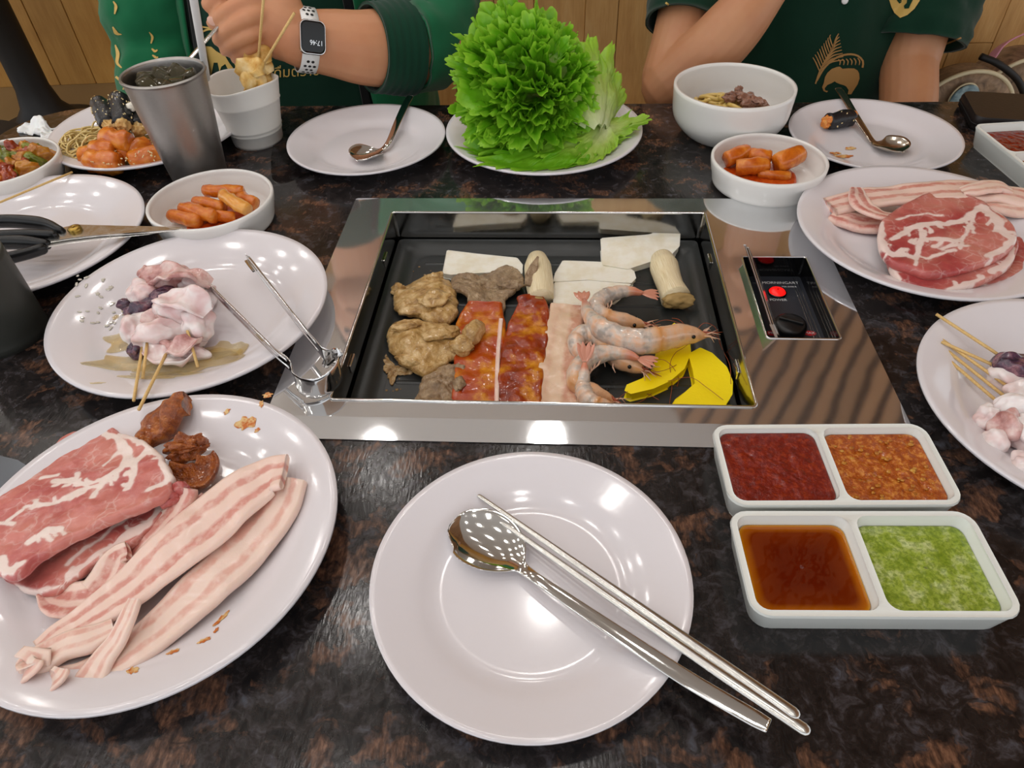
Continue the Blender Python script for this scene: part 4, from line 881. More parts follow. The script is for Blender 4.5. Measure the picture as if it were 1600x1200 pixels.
def shrimp(label, path, rmax, z_up=True, whisk=[], fan=1.0, hide_head=False, seed=0):
    n = 72; P = spline(U(path), n); t = np.linspace(0, 1, n)
    body = np.interp(t, [0, .06, .16, .35, .60, .66, .80, .90, .96, 1], [.22, .42, .62, .86, .98, 1.0, .92, .62, .25, .04]) * rmax
    seg = np.zeros(n)
    for j in range(7):
        c0 = .06 + j * .088; d = (t - c0) / .088; inside = (d >= 0) & (d < 1)
        body = np.where(inside, body * (1 + .10 * (d)), body); seg = np.where(inside, np.clip((d - .72) / .28, 0, 1), seg)
    root = empty('shrimp', P[n // 2] * [1, 1, 0] + [0, 0, PZ], 0, label, 'shrimp')
    V, F = tube(P, body, 18, flat=(1.05, .85)); V += (fbm(V, 160, seed, 2) * .0004)[:, None]
    V[:, 2] = np.maximum(V[:, 2], PZ + .0004)
    mk('body', V, F, m_shrimp, root, attr={'t': np.repeat(t, 18), 'seg': np.repeat(seg, 18)})
    T = P[0] - P[4]; T /= np.linalg.norm(T); sd = np.cross(T, [0, 0, 1.]); sd /= np.linalg.norm(sd) + 1e-9
    for a in (-.42, -.16, .16, .42):
        q = T * math.cos(a * fan) + sd * math.sin(a * fan); pts = [P[1] + q * .002, P[1] + q * .008 + [0, 0, .001], P[1] + q * .015 + [0, 0, .0016], P[1] + q * .019 + [0, 0, .001]]
        V, F, uv = ribbon(np.array(pts), [.003, .0058, .0055, .001], .001, n=12, nw=4); mk('tail_blade', V, F, m_shrimp_tail, root)
    tg = lambda i: (P[min(i + 1, n - 1)] - P[max(i - 1, 0)]) / (np.linalg.norm(P[min(i + 1, n - 1)] - P[max(i - 1, 0)]) + 1e-9)
    # belly side: the inner side of the curl
    cen = P[:48].mean(0); legs = []
    for i in range(22, 58, 4):
        s = np.cross(tg(i), [0, 0, 1.]); s *= np.sign(s @ (cen - P[i])) or 1; f = tg(i)
        A = P[i] + s * body[i] * .7; legs.append(tube([A, A + s * .004 + f * .003 - [0, 0, .002], A + s * .006 + f * .008 - [0, 0, .004]], [.0011, .0009, .0004], 6))
    V, F = join(legs); V[:, 2] = np.maximum(V[:, 2], PZ + .0003); mk('legs', V, F, m_shrimp_leg, root, kind='stuff')
    if not hide_head:
        f = tg(n - 4); h = P[n - 6]; s = np.cross(f, [0, 0, 1.])
        V, F = tube([h + [0, 0, body[n - 8] * .5], h + f * .012 + [0, 0, .003], h + f * .022 + [0, 0, .004]], [.0016, .001, .0002], 6); mk('rostrum', V, F, m_whisker, root)
        for sg in (-1, 1):
            V, F = ico(2); V = V * .0019 + P[n - 10] + s * sg * body[n - 10] * .85 + [0, 0, body[n - 10] * .45]; mk('eye', V, F, m_eye, root)
        fr = []
        for j in range(9):
            a = -.8 + j * .2; q = f * math.cos(a) + s * math.sin(a)
            fr.append(tube([h + q * .002, h + q * .010 + [0, 0, .001 + .002 * (j % 3)], h + q * (.015 + .004 * (j % 2)) + [0, 0, .004 * (j % 2)]], [.0009, .0006, .0002], 5))
        V, F = join(fr); V[:, 2] = np.maximum(V[:, 2], PZ + .0003); mk('feelers', V, F, m_shrimp_leg, root, kind='stuff')
    for w in whisk:
        V, F = tube(spline(U(w), 40), .00028, 5); V[:, 2] = np.maximum(V[:, 2], PZ + .0003); mk('whisker', V, F, m_whisker, root)
    return root
shrimp('largest grey pink shrimp lying on top of the shrimp pile', [(912, 470, -.010), (919, 490, -.008), (936, 511, -.005), (968, 528, -.004), (1002, 534, -.004), (1034, 529, -.005), (1064, 524, -.006), (1090, 524, -.008), (1112, 524, -.010)], .0125,
       whisk=[[(1085, 520, -.004), (1100, 505, .002), (1118, 512, -.004), (1124, 535, -.020), (1132, 552, -.032)], [(1078, 516, -.004), (1062, 500, .004), (1050, 497, 0)], [(1088, 528, -.01), (1070, 542, -.02), (1055, 552, -.02), (1047, 570, -.02), (1050, 600, -.03), (1046, 632, -.032)], [(1090, 530, -.01), (1120, 525, -.01), (1128, 545, -.03), (1140, 570, -.02), (1142, 600, -.018)]], seed=1)
shrimp('orange shrimp at the back of the pile, tail fan raised right', [(1004, 458, -.014), (982, 455, -.012), (955, 460, -.012), (934, 474, -.013), (934, 490, -.014), (952, 500, -.015), (975, 504, -.016), (1005, 508, -.018), (1016, 512, -.020)], .0105,
       whisk=[[(1012, 510, -.015), (1040, 500, -.01), (1070, 508, -.012), (1092, 520, -.02)]], seed=2)
shrimp('curled shrimp in the middle of the pile, half under the top one', [(948, 552, -.018), (922, 558, -.020), (902, 546, -.020), (902, 530, -.019), (918, 522, -.018), (940, 530, -.018), (962, 556, -.020), (990, 572, -.022), (1014, 584, -.024)], .0115,
       whisk=[[(1005, 580, -.02), (1030, 562, -.018), (1048, 570, -.018), (1060, 590, -.03), (1058, 604, -.032)], [(1010, 582, -.02), (1040, 578, -.02), (1075, 560, -.03)]], seed=3)
shrimp('shrimp curling round the left of the pile, tail fan to the right', [(998, 560, -.010), (976, 553, -.010), (948, 552, -.011), (922, 560, -.014), (904, 578, -.018), (902, 598, -.020), (922, 612, -.022), (950, 622, -.024), (966, 632, -.026)], .0105,
       whisk=[[(960, 628, -.02), (985, 610, -.025), (1010, 615, -.03), (1030, 625, -.03)], [(965, 630, -.02), (1000, 628, -.03), (1035, 600, -.03), (1050, 594, -.02), (1080, 590, -.018), (1105, 606, -.018), (1130, 625, -.018)]], seed=4)
shrimp('small shrimp with an upright red tail at near edge of pan', [(914, 566, -.004), (913, 582, -.010), (911, 602, -.016), (916, 622, -.018), (930, 634, -.020), (950, 640, -.022), (975, 642, -.024)], .010, whisk=[], seed=5, hide_head=True)

# ------------------------------------------------------------------ sauces in the dishes
def fill(dish, which, z, k, m, name, label, amp=.0006, nscale=180, seed=0, uvedge=False):
    cx, cy, rz, a, b, shrink = dish; q = shrink((a, b)[which], k); q = np.r_[q, q[:1]]; ss = np.r_[0, np.cumsum(np.linalg.norm(np.diff(q, axis=0), axis=1))]; qq = np.linspace(0, ss[-1], 121)[:-1]; q = np.stack([np.interp(qq, ss, q[:, j]) for j in (0, 1)], 1); c = q.mean(0)
    fr = np.r_[np.linspace(1, .86, 8), np.linspace(.8, .0015, 22)]
    V = np.concatenate([np.c_[c + (q - c) * f, np.full(len(q), z)] for f in fr]); f_ = np.repeat(fr, len(q))
    V[:, 2] += fbm(V * [1, 1, 0], nscale, seed, 3) * amp * np.clip((1 - f_) * 8, 0, 1)
    V = np.concatenate([np.c_[q * .9 + c * .1, np.full(len(q), .0062)], V]); f_ = np.r_[np.ones(len(q)), f_]
    F = gridF(len(fr) + 1, len(q), False, True) + [tuple(range(len(fr) * len(q), (len(fr) + 1) * len(q))), tuple(range(len(q)))[::-1]]
    R = rotm(0, 0, rz); V = V @ R.T + [cx, cy, 0]
    return mk(name, V, F, m, uv=np.c_[1 - f_, f_], label=label, cat='sauce', kind='stuff')
fill(DA, 0, .0212, .965, m_redsauce, 'chili_sauce', 'dark red chili sauce in the dish beside the grill corner')
fill(DA, 1, .0195, .955, m_orsauce, 'bean_sauce', 'chunky orange bean sauce in the dish beside the grill corner', amp=.0011, nscale=150, seed=3)
fill(DB, 0, .0172, .945, m_soy, 'soy_sauce', 'clear brown soy sauce in the nearest dish', amp=.00003)
fill(DB, 1, .0165, .940, m_green, 'herb_sauce', 'speckled green herb sauce in the nearest dish', amp=.0005, nscale=250)
fill(DC, 0, .0165, .94, m_redsauce, 'chili_sauce', 'dark red sauce in the dish at the far right edge', seed=5)
fill(DC, 1, .0165, .94, m_orsauce, 'bean_sauce', 'orange sauce in the dish at the far right edge', seed=6)
O = un(1455, 700, .0225); rn = random.Random(3); ch = []
for i in range(60):
    lx, ly = rn.uniform(.010, .070), rn.uniform(-.030, .030); p = rotm(0, 0, DA[2]) @ np.array([lx, ly, 0]) + [DA[0], DA[1], .0196]; r = rn.uniform(.0007, .0021)
    V, F = ico(2); V = V * (1 + .3 * fbm(V + i, 1.5, i, 2))[:, None] * [r, r * .8, r * .5] + p; ch.append((V, F))
V, F = join(ch); mk('bean_bits', V, F, m_veg_yel, label='pale bean bits floating in the chunky orange sauce', cat='sauce', kind='stuff')
# ------------------------------------------------------------------ cutlery
def spoon(px, bowl, label, m=m_spoon, n=150):
    P = spline(U(px), n); t = np.linspace(0, 1, n); fb = bowl; q = np.clip(t / fb, 0, 1)
    bw = .0455 * np.sqrt(np.clip(1 - (np.abs(q - .47) / np.where(q < .47, .47, .53)) ** 2.1, 0, 1)); bw[t > fb] = 0
    hw = np.interp(t, [0, fb * .8, fb, fb + .06, .6, .8, .97, 1], [0, .004, .0088, .0076, .0098, .0105, .0100, .0085]); W = np.maximum(bw, hw); W = np.maximum(np.convolve(np.pad(W, 2, 'edge'), [.1, .2, .4, .2, .1], 'valid'), .003)
    cu = np.where(t < fb, .0085 * (W / .041) ** 1.6, -.0005); cu = np.convolve(np.pad(cu, 3, 'edge'), np.ones(7) / 7, 'valid')
    V, F, uv = ribbon(P, W, .0016, nw=16, cup=cu)
    return mk('spoon', V, F, m, label=label, cat='spoon')
SW = [.004, .026, .038, .041, .036, .020, .0085, .0075, .008, .0085, .009, .0095, .010, .010, .010, .0098, .0095, .0088, .0075]
SCUP = [0, .004, .0075, .009, .007, .003, -.0006, -.0008, -.0008, -.0005] + [-.0003] * 9
spoon([(700, 826, .0135), (725, 836, .0095), (757, 853, .0080), (788, 871, .0090), (818, 889, .0135), (845, 908, .0165), (940, 972, .0205), (1055, 1048, .0250), (1130, 1093, .0275), (1202, 1134, .0300)], .26, 'steel spoon lying across the empty near plate, its bowl facing up')
spoon([(558, 251, .013), (570, 247, .0095), (585, 241, .0085), (596, 234, .010), (604, 226, .0135), (610, 216, .016), (622, 188, .021), (634, 162, .026), (641, 150, .028)], .235, 'steel spoon on the small empty plate at the back')
m_spoon_d = steel('stained_spoon_steel', (.50, .45, .38), .14, (40, 40, 40), .02)
spoon([(1410, 238, .013), (1398, 236, .0095), (1382, 231, .0085), (1368, 225, .010), (1359, 214, .0135), (1352, 203, .016), (1335, 177, .022), (1320, 152, .027), (1310, 138, .029)], .235, 'oily steel spoon on the plate with the half seaweed roll', m_spoon_d)
for px, lb in (([(749, 775, .0150), (1075, 1000, .0262), (1240, 1114, .0320)], 'upper metal chopstick of the pair on the near plate'), ([(757, 797, .0130), (1075, 1018, .0262), (1256, 1139, .0315)], 'lower metal chopstick of the pair, next to the spoon handle')):
    P = spline(U(px), 40); t = np.linspace(0, 1, 40)
    V, F = rtube(P, np.interp(t, [0, .4, .8, 1], [.0017, .0026, .0034, .0036]), 14, flat=(.55, 1.0))
    mk('chopstick', V, F, m_chop, label=lb, cat='chopstick')
# tongs: one bent band standing on edge
tg = empty('tongs', un(500, 590, .0046), 0, 'steel tongs with toothed tips resting on the squid plate rim', 'tongs')
top = [(313, 428, .030), (330, 447, .032), (385, 502, .034), (430, 547, .034), (448, 562, .034), (456, 572, .033), (458, 583, .031), (470, 592, .029), (492, 592, .028), (514, 580, .028), (527, 563, .028), (524, 551, .029), (514, 551, .031), (505, 550, .033), (494, 535, .034), (460, 493, .035), (420, 442, .035), (396, 411, .034), (384, 397, .032)]
hh = np.array([.007, .009, .009, .009, .009, .009, .012, .018, .022, .022, .022, .018, .012, .009, .009, .009, .009, .009, .007])
P = U(top); P[:, 2] -= hh / 2
Pn = spline(P, 160); V, F, uv = ribbon(Pn, sm1(hh, 160), .0011, nw=6, side=(0, 0, 1)); mk('spring_band', V, F, m_steel, tg)
for seg_, sgn in ((P[:5], 1), (P[-5:][::-1], -1)):
    q = spline(seg_, 40)
    for dz in (.0042, -.0042):
        V, F = tube(q[2:] + [0, 0, dz], .0014, 8); mk('arm_edge', V, F, m_steel, tg)
    d0 = q[12] - q[0]; L = np.linalg.norm(d0); d0 /= L; s0 = np.cross(d0, [0, 0, 1.]) * sgn
    z_ = []
    for i in range(10):
        a = q[0] + d0 * i * .0026; z_.append(a + s0 * .0); z_.append(a + d0 * .0013 + s0 * .0026)
    z_ = np.array(z_); b_ = q[0] + (z_ - q[0]) @ d0[:, None] * d0 - s0 * .0035
    V = np.r_[z_ + [0, 0, .0005], b_ + [0, 0, .0005], z_ - [0, 0, .0008], b_ - [0, 0, .0008]] + [0, 0, -.0035]; n = len(z_)
    F = [(i, i + 1, n + i + 1, n + i) for i in range(n - 1)] + [(2 * n + i + 1, 2 * n + i, 3 * n + i, 3 * n + i + 1) for i in range(n - 1)] + [(i + 1, i, 2 * n + i, 2 * n + i + 1) for i in range(n - 1)]
    mk('toothed_tip', V, F, m_steel, tg, smooth=False)
# scissors
sc_ = empty('scissors', un(118, 360, .026), 0, 'kitchen scissors with black handles across the far left plate', 'scissors')
def prism(name, px, z0, z1, m, parent, bev=.0004, **k):
    O = U(px, z1)[:, :2]
    if ((O[:, 0] * np.roll(O[:, 1], -1)) - (np.roll(O[:, 0], -1) * O[:, 1])).sum() < 0: O = O[::-1]
    V, F = loops([L3(O, z0), L3(O, z1)], True, True); return bevel(mk(name, V, F, m, parent, smooth=False, **k), bev, 1)
prism('blade', [(72, 366), (92, 357), (118, 351), (150, 352), (286, 355), (280, 358), (150, 367), (112, 371), (78, 376)], .0325, .0345, m_chop, sc_)
prism('blade', [(66, 374), (90, 362), (118, 358), (284, 356.5), (230, 364), (150, 372), (104, 378), (72, 384)], .0300, .0320, m_chop, sc_)
c = un(118, 360, .0345); V, F = lathe([(.0068, 0), (.0072, .002), (.006, .0042), (.003, .005), (.001, .0045)], 24, c); mk('screw', V, F, m_brass, sc_, label='brass pivot screw')
def handle(px, r):
    P = spline(U(px), 60); V, F = rtube(P, np.interp(np.linspace(0, 1, 60), [0, .12, .3, .8, 1], [r * .8, r * 1.1, r, r * .9, r * .8]), 14, flat=(1.25, .9)); mk('handle', V, F, m_black, sc_)
handle([(96, 362, .034), (74, 352, .036), (40, 347, .038), (0, 346, .038), (-50, 350, .038), (-80, 362, .037), (-50, 372, .036), (0, 369, .036), (40, 367, .036), (84, 368, .035)], .0062)
handle([(72, 382, .031), (40, 379, .032), (0, 379, .032), (-60, 384, .032), (-80, 400, .031), (-40, 412, .030), (10, 404, .030), (44, 396, .030), (66, 389, .031)], .0062)
V, F = stick(un(-60, 341, .031), un(113, 269, .027)); mk('skewer_stick', V, F, m_stick, label='bare bamboo skewer across the far left plate', cat='skewer')

# ------------------------------------------------------------------ cups
CC = np.array([-.3837, .8369, 0]); H_, RT, RB = .130, .0452, .0325
cup = empty('steel_cup', CC, 0, 'tall grey steel cup of iced tea with straw beside the person in jacket', 'cup')
V, F = lathe(spline([(0, .004), (RB - .003, .004), (RB - .001, .012), ((RT + RB) / 2 - .001, H_ / 2), (RT - .0012, H_ - .002), (RT + .0004, H_ + .0008), (RT + .0022, H_ + .0006), (RT + .0024, H_ - .001), (RT + .0006, H_ - .0022), ((RT + RB) / 2 + .0006, H_ / 2), (RB + .0008, .006), (RB - .001, .0005), (RB - .004, 0), (0, .001)], 70), 72); mk('body', V, F, m_cup, cup, world=False)
m_tea = mat('iced_tea', S(58, 46, 24), .04, spec=.6, coat=.4); m_ice = mat('ice', S(112, 104, 78), .05, spec=.7, trans=.7, ior=1.31)
V, F = lathe([(0, .112), (RT - .005, .112), (RT - .005, .108), (0, .10)], 48); V[:, 2] += fbm(V, 90, 3, 2) * .0012 * (V[:, 2] > .11); mk('tea', V, F[::1], m_tea, cup, world=False)
rn = random.Random(4)
for i in range(11):
    a, r = i * 2.4, .030 * math.sqrt((i + .5) / 11); x, y = r * math.cos(a), r * math.sin(a); s_ = .0105 + .003 * rn.random()
    V, F = blob((x, y, .115 + .006 * rn.random()), (s_, s_ * .9, s_ * .8), (rn.random() * 3, rn.random() * 3, rn.random() * 3), amp=.06, scale=1.2, seed=i, sub=3, power=.35)
    mk('ice_cube', V, F, m_ice, cup, world=False, smooth=True, sharp=35)
A, B = un(323, 122, .100), unY(296, -40, .76); V, F = tube(np.linspace(A, B, 6), .0042, 16); mk('straw', V, F, m_white_plastic, label='white drinking straw standing in the steel cup', cat='straw')
A, B = un(282, 108, .104), unY(352, 28, .985); V, F = tube(np.linspace(A, B, 8), .0042, 12, flat=(.4, 1)); mk('spoon', V, F, m_steel, label='steel spoon handle rising from the iced tea to the fist', cat='spoon')
pcup = empty('paper_cup', (-.3349, .9418, 0), 0, 'dented white paper cup holding fish cake skewers', 'cup'); CP = np.array([-.3349, .9418, 0])
pr = [(0, .004), (.030, .004), (.032, .008), (.0425, .079), (.0438, .0812), (.0452, .0805), (.0446, .078), (.0418, .058), (.0424, .0565), (.0412, .055), (.0362, .024), (.0368, .0228), (.0356, .0215), (.0352, .0185), (.0358, .0175), (.0346, .0165), (.0335, .004), (.0325, .0), (.029, .0), (.028, .003), (0, .003)]
V, F = lathe(pr, 72); th = np.arctan2(V[:, 1], V[:, 0]); f = np.clip(V[:, 2] / .08, 0, 1) ** 2
V[:, :2] *= (1 + f * (.045 * np.cos(2 * th - .4) + .02 * np.cos(3 * th + 1)))[:, None]; V[:, 2] += f * .0035 * np.cos(2 * th + 1.2); mk('body', V, F, m_paper, pcup, world=False)
for k_, (a, b, lb) in enumerate((((unY(414, -30, .93)), un(402, 112, .080), 'fish cake skewer in the paper cup, stick rising almost straight up'), ((unY(460, 20, .95)), un(397, 124, .078), 'fish cake skewer in the paper cup, stick leaning right'))):
    r = empty('fish_cake_skewer', b, 0, lb, 'skewer'); V, F = stick(a, b + (b - a) * .35, .0017); mk('stick', V, F, m_stick, r)
    o = np.array([0, -.006, .004]) + un(396 + (9 if k_ == 0 else -3), 110 + (-4 if k_ == 0 else 16), .085)
    for j in range(3):
        w = .027 - .004 * j; ax = np.array([1, .25, 0]) * (1 if k_ else .9)
        pts = [o + np.array([-.012 + .003 * j, 0, .018 - .013 * j]), o + np.array([.000, -.004 * (1 if j % 2 else -1), .012 - .012 * j]), o + np.array([.012 - .002 * j, .002, .014 - .014 * j]), o + np.array([.015, .0, .004 - .013 * j])]
        V, F, uv = ribbon(np.array(pts), [w * .6, w, w * .9, w * .5], .0035, n=30, side=(.2, .5, 1), wave=.004, seed=j + 7 * k_, cup=.004, wscale=70); mk('fish_cake', V, F, m_fishcake, r)
P0 = un(75, 515, 0); dc = np.array([P0[0] - .040, P0[1] - .004, 0])
dcup = empty('dark_cup', dc, 0, 'dark grey metal cup cut off by the left picture edge', 'cup')
V, F = lathe(spline([(0, .004), (.034, .004), (.036, .01), (.0365, .083), (.0378, .0855), (.0392, .083), (.0390, .01), (.037, .0), (0, .001)], 40), 56); mk('body', V, F, m_darkcup, dcup, world=False)

# ------------------------------------------------------------------ rice cakes, vegetables, noodles
def cake(a, b, r, m, label, seed=0, cat='rice cake', group=None):
    P = spline(U([a, ((a[0] + b[0]) / 2, (a[1] + b[1]) / 2, (a[2] + b[2]) / 2 + .002), b]), 14); V, F = tube(np.concatenate([P[:1] + (P[:1] - P[1:2]) * .02, P, P[-1:] + (P[-1:] - P[-2:-1]) * .02]), np.r_[r * .3, r * .9, np.full(12, r), r * .9, r * .3], 16); V += (fbm(V, 110, seed, 2) * r * .12)[:, None]
    return mk('rice_cake', V, F, m, label=label, cat=cat, group=group)
cake((320, 298, .024), (381, 299, .026), .0072, m_tteok, 'rice cake stick lying at the back of the left bowl', 1)
cake((376, 308, .022), (400, 320, .022), .0074, m_tteok, 'short rice cake stick at the right of the left bowl', 2)
cake((305, 316, .018), (352, 324, .018), .0074, m_tteok, 'rice cake stick in the middle of the left bowl under yellow one', 3)
cake((348, 305, .030), (388, 329, .026), .0074, m_tteok_y, 'pale yellow rice cake stick on top in the left bowl', 4)
cake((286, 324, .020), (338, 339, .020), .0078, m_tteok, 'long rice cake stick left of the yellow one, left bowl', 5)
cake((268, 336, .016), (314, 347, .016), .0076, m_tteok, 'front rice cake stick nearest the left bowl rim', 6)
cake((340, 338, .015), (368, 339, .015), .0070, m_tteok, 'small rice cake end by the near rim of left bowl', 7)
def pool(c, R, z, m, name, label, cat='sauce'):
    th = np.linspace(0, 2 * np.pi, 40, endpoint=False); O = np.c_[c[0] + R * np.cos(th) * (1 + .06 * np.sin(3 * th)), c[1] + R * np.sin(th)]
    V, F, _ = slab(O, z - .003, .003, n=70, rings=12, amp=.0004, nscale=150); return mk(name, V, F, m, label=label, cat=cat, kind='stuff')
pool((C_T1[0] + .006, C_T1[1] - .006), .040, .0105, m_tsauce, 'rice_cake_sauce', 'thin orange sauce under the sticks in left bowl')
pool((C_T2[0] - .008, C_T2[1] - .004), .044, .0110, m_tsauce, 'rice_cake_sauce', 'red orange sauce pooled in the bowl before the noodle bowl')
cake((1134, 250, .020), (1166, 237, .022), .0095, m_tteok, 'rice cake at the left of the bowl before the noodle bowl', 11)
cake((1150, 262, .018), (1198, 258, .020), .0098, m_tteok, 'front left rice cake in the bowl before the noodle bowl', 12)
cake((1212, 256, .022), (1250, 240, .026), .0115, m_tteok, 'largest rice cake, raised at right of the bowl before the noodle bowl', 13)
cake((1172, 242, .020), (1204, 246, .022), .0085, m_tteok, 'middle rice cake in the bowl before the noodle bowl', 14)
cake((1185, 272, .013), (1234, 275, .013), .0055, m_tteok, 'flat sauced scrap at the near rim of that bowl', 15)
rn = random.Random(8)
vm = [(m_veg_green, 'green'), (m_veg_red, 'red'), (m_veg_yel, 'yellow')]
for i in range(34):
    a, r = i * 2.39996, .047 * math.sqrt((i + .5) / 34); x, y = C_KM[0] + r * math.cos(a), C_KM[1] + r * math.sin(a)
    m_, w = vm[(i * 7) % 3]; s_ = .007 + .0045 * rn.random()
    V, F = blob((x, y, .026 + .007 * (1 - r / .05) + .004 * rn.random()), (s_ * 1.25, s_, s_ * .75), (rn.random() * 3, rn.random(), rn.random() * 3), amp=.30, scale=2.0, seed=i, sub=4, power=.6)
    mk('vegetable_chunk', V, F, m_, label=w + ' sauced vegetable chunk in the bowl at the far left edge', cat='vegetable', group=w + ' vegetable chunks in the far left bowl')
V, F = lathe([(0, .020), (.050, .020), (.046, .012), (0, .012)], 40, (*C_KM, 0)); mk('vegetable_sauce', V, F, m_veg_red, label='red sauce under the chopped vegetables at the far left', cat='sauce', kind='stuff')
def noodles(name, c, rx, ry, z0, hz, n, r, m, label, seed, L=.09):
    g = random.Random(seed); parts = []
    for i in range(n):
        a = g.random() * 6.28; q = math.sqrt(g.random()); p = np.array([c[0] + rx * q * math.cos(a), c[1] + ry * q * math.sin(a), z0 + hz * g.random() * (1 - .6 * q)]); d = g.random() * 6.28; pts = [p]
        curl = g.uniform(-1.3, 1.3)
        for s_ in range(7):
            d += curl * .7 + g.uniform(-.5, .5); p = p + np.array([math.cos(d), math.sin(d), 0]) * L / 7; v = np.array([(p[0] - c[0]) / rx, (p[1] - c[1]) / ry]); l = np.linalg.norm(v)
            if l > 1: p[:2] = np.array(c[:2]) + v / l * [rx, ry]; d += 1.2
            p[2] = max(z0, min(z0 + hz * (1.15 - .7 * min(l, 1) ** 2), p[2] + g.uniform(-.4, .4) * hz * .5)); pts.append(p.copy())
        parts.append(tube(spline(pts, 26), r, 6))
    V, F = join(parts); return mk(name, V, F, m, label=label, cat='noodles', kind='stuff')
q = un(150, 222, .022); noodles('glass_noodles', (q[0], q[1]), .046, .040, .009, .034, 130, .0012, m_glassnoodle, 'nest of brown glass noodles on the plate behind the steel cup', 3)
q = un(222, 226, .022); noodles('glass_noodles', (q[0], q[1]), .030, .034, .009, .022, 60, .0012, m_glassnoodle, 'smaller glass noodle heap half behind the steel cup', 5)
noodles('noodles', (C_NB[0] - .006, C_NB[1]), .050, .048, .024, .018, 46, .0028, m_noodle, 'thick yellow noodles in the deep white bowl', 9)
V, F = lathe([(0, .030), (.056, .030), (.050, .016), (0, .016)], 40, (*C_NB, 0)); mk('broth', V, F, m_onion, label='brown broth under the noodles in the deep bowl', cat='broth', kind='stuff')
for i, (px, py, sx) in enumerate(((1148, 148, 12), (1165, 152, 16), (1180, 158, 14), (1140, 155, 10), (1168, 164, 11), (1155, 140, 8), (1192, 163, 10))):
    V, F = bpx(px, py, .044, sx, sx * .7, .005, seed=i + 3, amp=.4, scale=1.8, rot=i * .9); mk('onion_piece', V, F, m_onion, label='brown cooked onion piece on top of the yellow noodles', cat='onion', group='onion pieces on the noodles')
# seaweed rolls with sesame
def roll(a, b, r, label, fill_m=m_rollfill, n_s=34, seed=0, ends=(1, 1)):
    a, b = np.asarray(a), np.asarray(b); root = empty('seaweed_roll', (a + b) / 2 - [0, 0, r], 0, label, 'seaweed roll')
    P = spline([a, (a + b) / 2 + [0, 0, .001], b], 24); V, F = tube(P, r, 22); V += (fbm(V, 90, seed, 3) * .0012)[:, None]; mk('wrapper', V, F, m_seaweed, root)
    for e, (p, q) in zip(ends, ((a, b), (b, a))):
        if e:
            d = (p - q) / np.linalg.norm(p - q); V, F = blob(p + d * .001, (r * .72, r * .72, r * .72), (0, 0, 0), amp=.35, scale=2.5, seed=seed + 3, sub=4); mk('filling', V, F, fill_m, root, label='bitten end showing the filling')
    g = random.Random(seed); parts = []; d = (b - a) / np.linalg.norm(b - a); s = np.cross(d, [0, 0, 1.]); s /= np.linalg.norm(s); u = np.cross(s, d)
    for i in range(n_s):
        t = g.random(); an = g.uniform(-.4, 3.5); V, F = ico(1); V = V * [.0016, .001, .0007]; V = V @ rotm(g.random() * 3, g.random() * 3, g.random() * 6).T
        parts.append((V + a + (b - a) * t + (s * math.cos(an) + u * math.sin(an)) * (r + .0004), F))
    if n_s: V, F = join(parts); mk('sesame', V, F, m_sesame, root, kind='stuff')
    return root
roll(un(156, 163, .060), un(172, 196, .048), .0125, 'left black seaweed roll with sesame on the glass noodles', seed=2)
roll(un(186, 155, .064), un(192, 194, .050), .0125, 'right black seaweed roll with sesame on the glass noodles', seed=4)
roll(un(212, 166, .046), un(216, 200, .040), .0125, 'third black seaweed roll half behind the steel cup', seed=6, n_s=8)
V, F = bpx(207, 166, .062, 9, 8, .006, seed=6, amp=.3); mk('egg_piece', V, F, m_egg, label='white egg piece behind the seaweed rolls by the cup', cat='egg')
roll(un(1294, 190, .017), un(1330, 184, .017), .0105, 'half eaten seaweed roll with orange filling on the small right plate', m_orfill, 10, 8, (1, 1))
for i, (a, b, r, lb) in enumerate((((166, 214, .040), (204, 222, .040), .0125, 'uppermost orange sauced rice cake on glass noodle plate'), ((130, 246, .018), (168, 240, .020), .0135, 'left orange sauced rice cake on glass noodle plate'), ((140, 252, .022), (188, 256, .022), .0140, 'front orange sauced rice cake near rim of glass noodle plate'), ((186, 240, .026), (232, 226, .026), .0115, 'rear orange rice cake touching the steel cup'), ((205, 250, .020), (256, 240, .020), .0125, 'right orange rice cake with sesame beside the steel cup'), ((148, 232, .030), (180, 236, .032), .0110, 'middle orange rice cake in the heap on glass noodle plate'))):
    o = cake(a, b, r, m_tteok, lb, 30 + i)
g = random.Random(12); parts = []
for i in range(60):
    px, py = g.uniform(140, 245), g.uniform(228, 258); V, F = ico(1); V = (V * [.0016, .001, .0007]) @ rotm(g.random(), g.random(), g.random() * 6).T; parts.append((V + un(px, py, .0335 - (py - 228) * .0001), F))
V, F = join(parts); mk('sesame_seeds', V, F, m_sesame, label='pale sesame seeds sprinkled over the orange rice cakes behind the steel cup', cat='sesame', kind='stuff')
# tissue, packet, film, pouch
V, F, _ = slab(U([(24, 198), (50, 190), (66, 186), (78, 196), (100, 190), (112, 200), (104, 218), (84, 228), (60, 222), (70, 206), (46, 206)], .006)[:, :2], .0005, .004, n=150, rings=30, amp=.011, nscale=55, seed=5, dome=.006, edge=.3)
V[:, 2] = np.maximum(V[:, 2], .0004); mk('tissue', V, F, m_tissue, label='crumpled white tissue behind the vegetable bowl', cat='tissue')
m_packet = mat('grey_packet', S(120, 126, 134), .15, .6)
prism('card', [(-60, 702), (-20, 708), (27, 719), (60, 740), (10, 790), (-80, 770)], .0006, .0022, m_packet, None, label='shiny grey packet peeking out beside the lower left plate', cat='packet')
O = U([(426, 281), (431, 205), (452, 172), (492, 174), (520, 200), (505, 262), (470, 276)], .001)[:, :2]; V, F, _ = slab(O, .0006, .0004, n=120, rings=20, amp=.0018, nscale=60, dome=.003, seed=4); V[:, 2] = np.maximum(V[:, 2], .0003); mk('film_wrapper', V, F, m_film, label='clear plastic film left of the small empty plate', cat='wrapper')
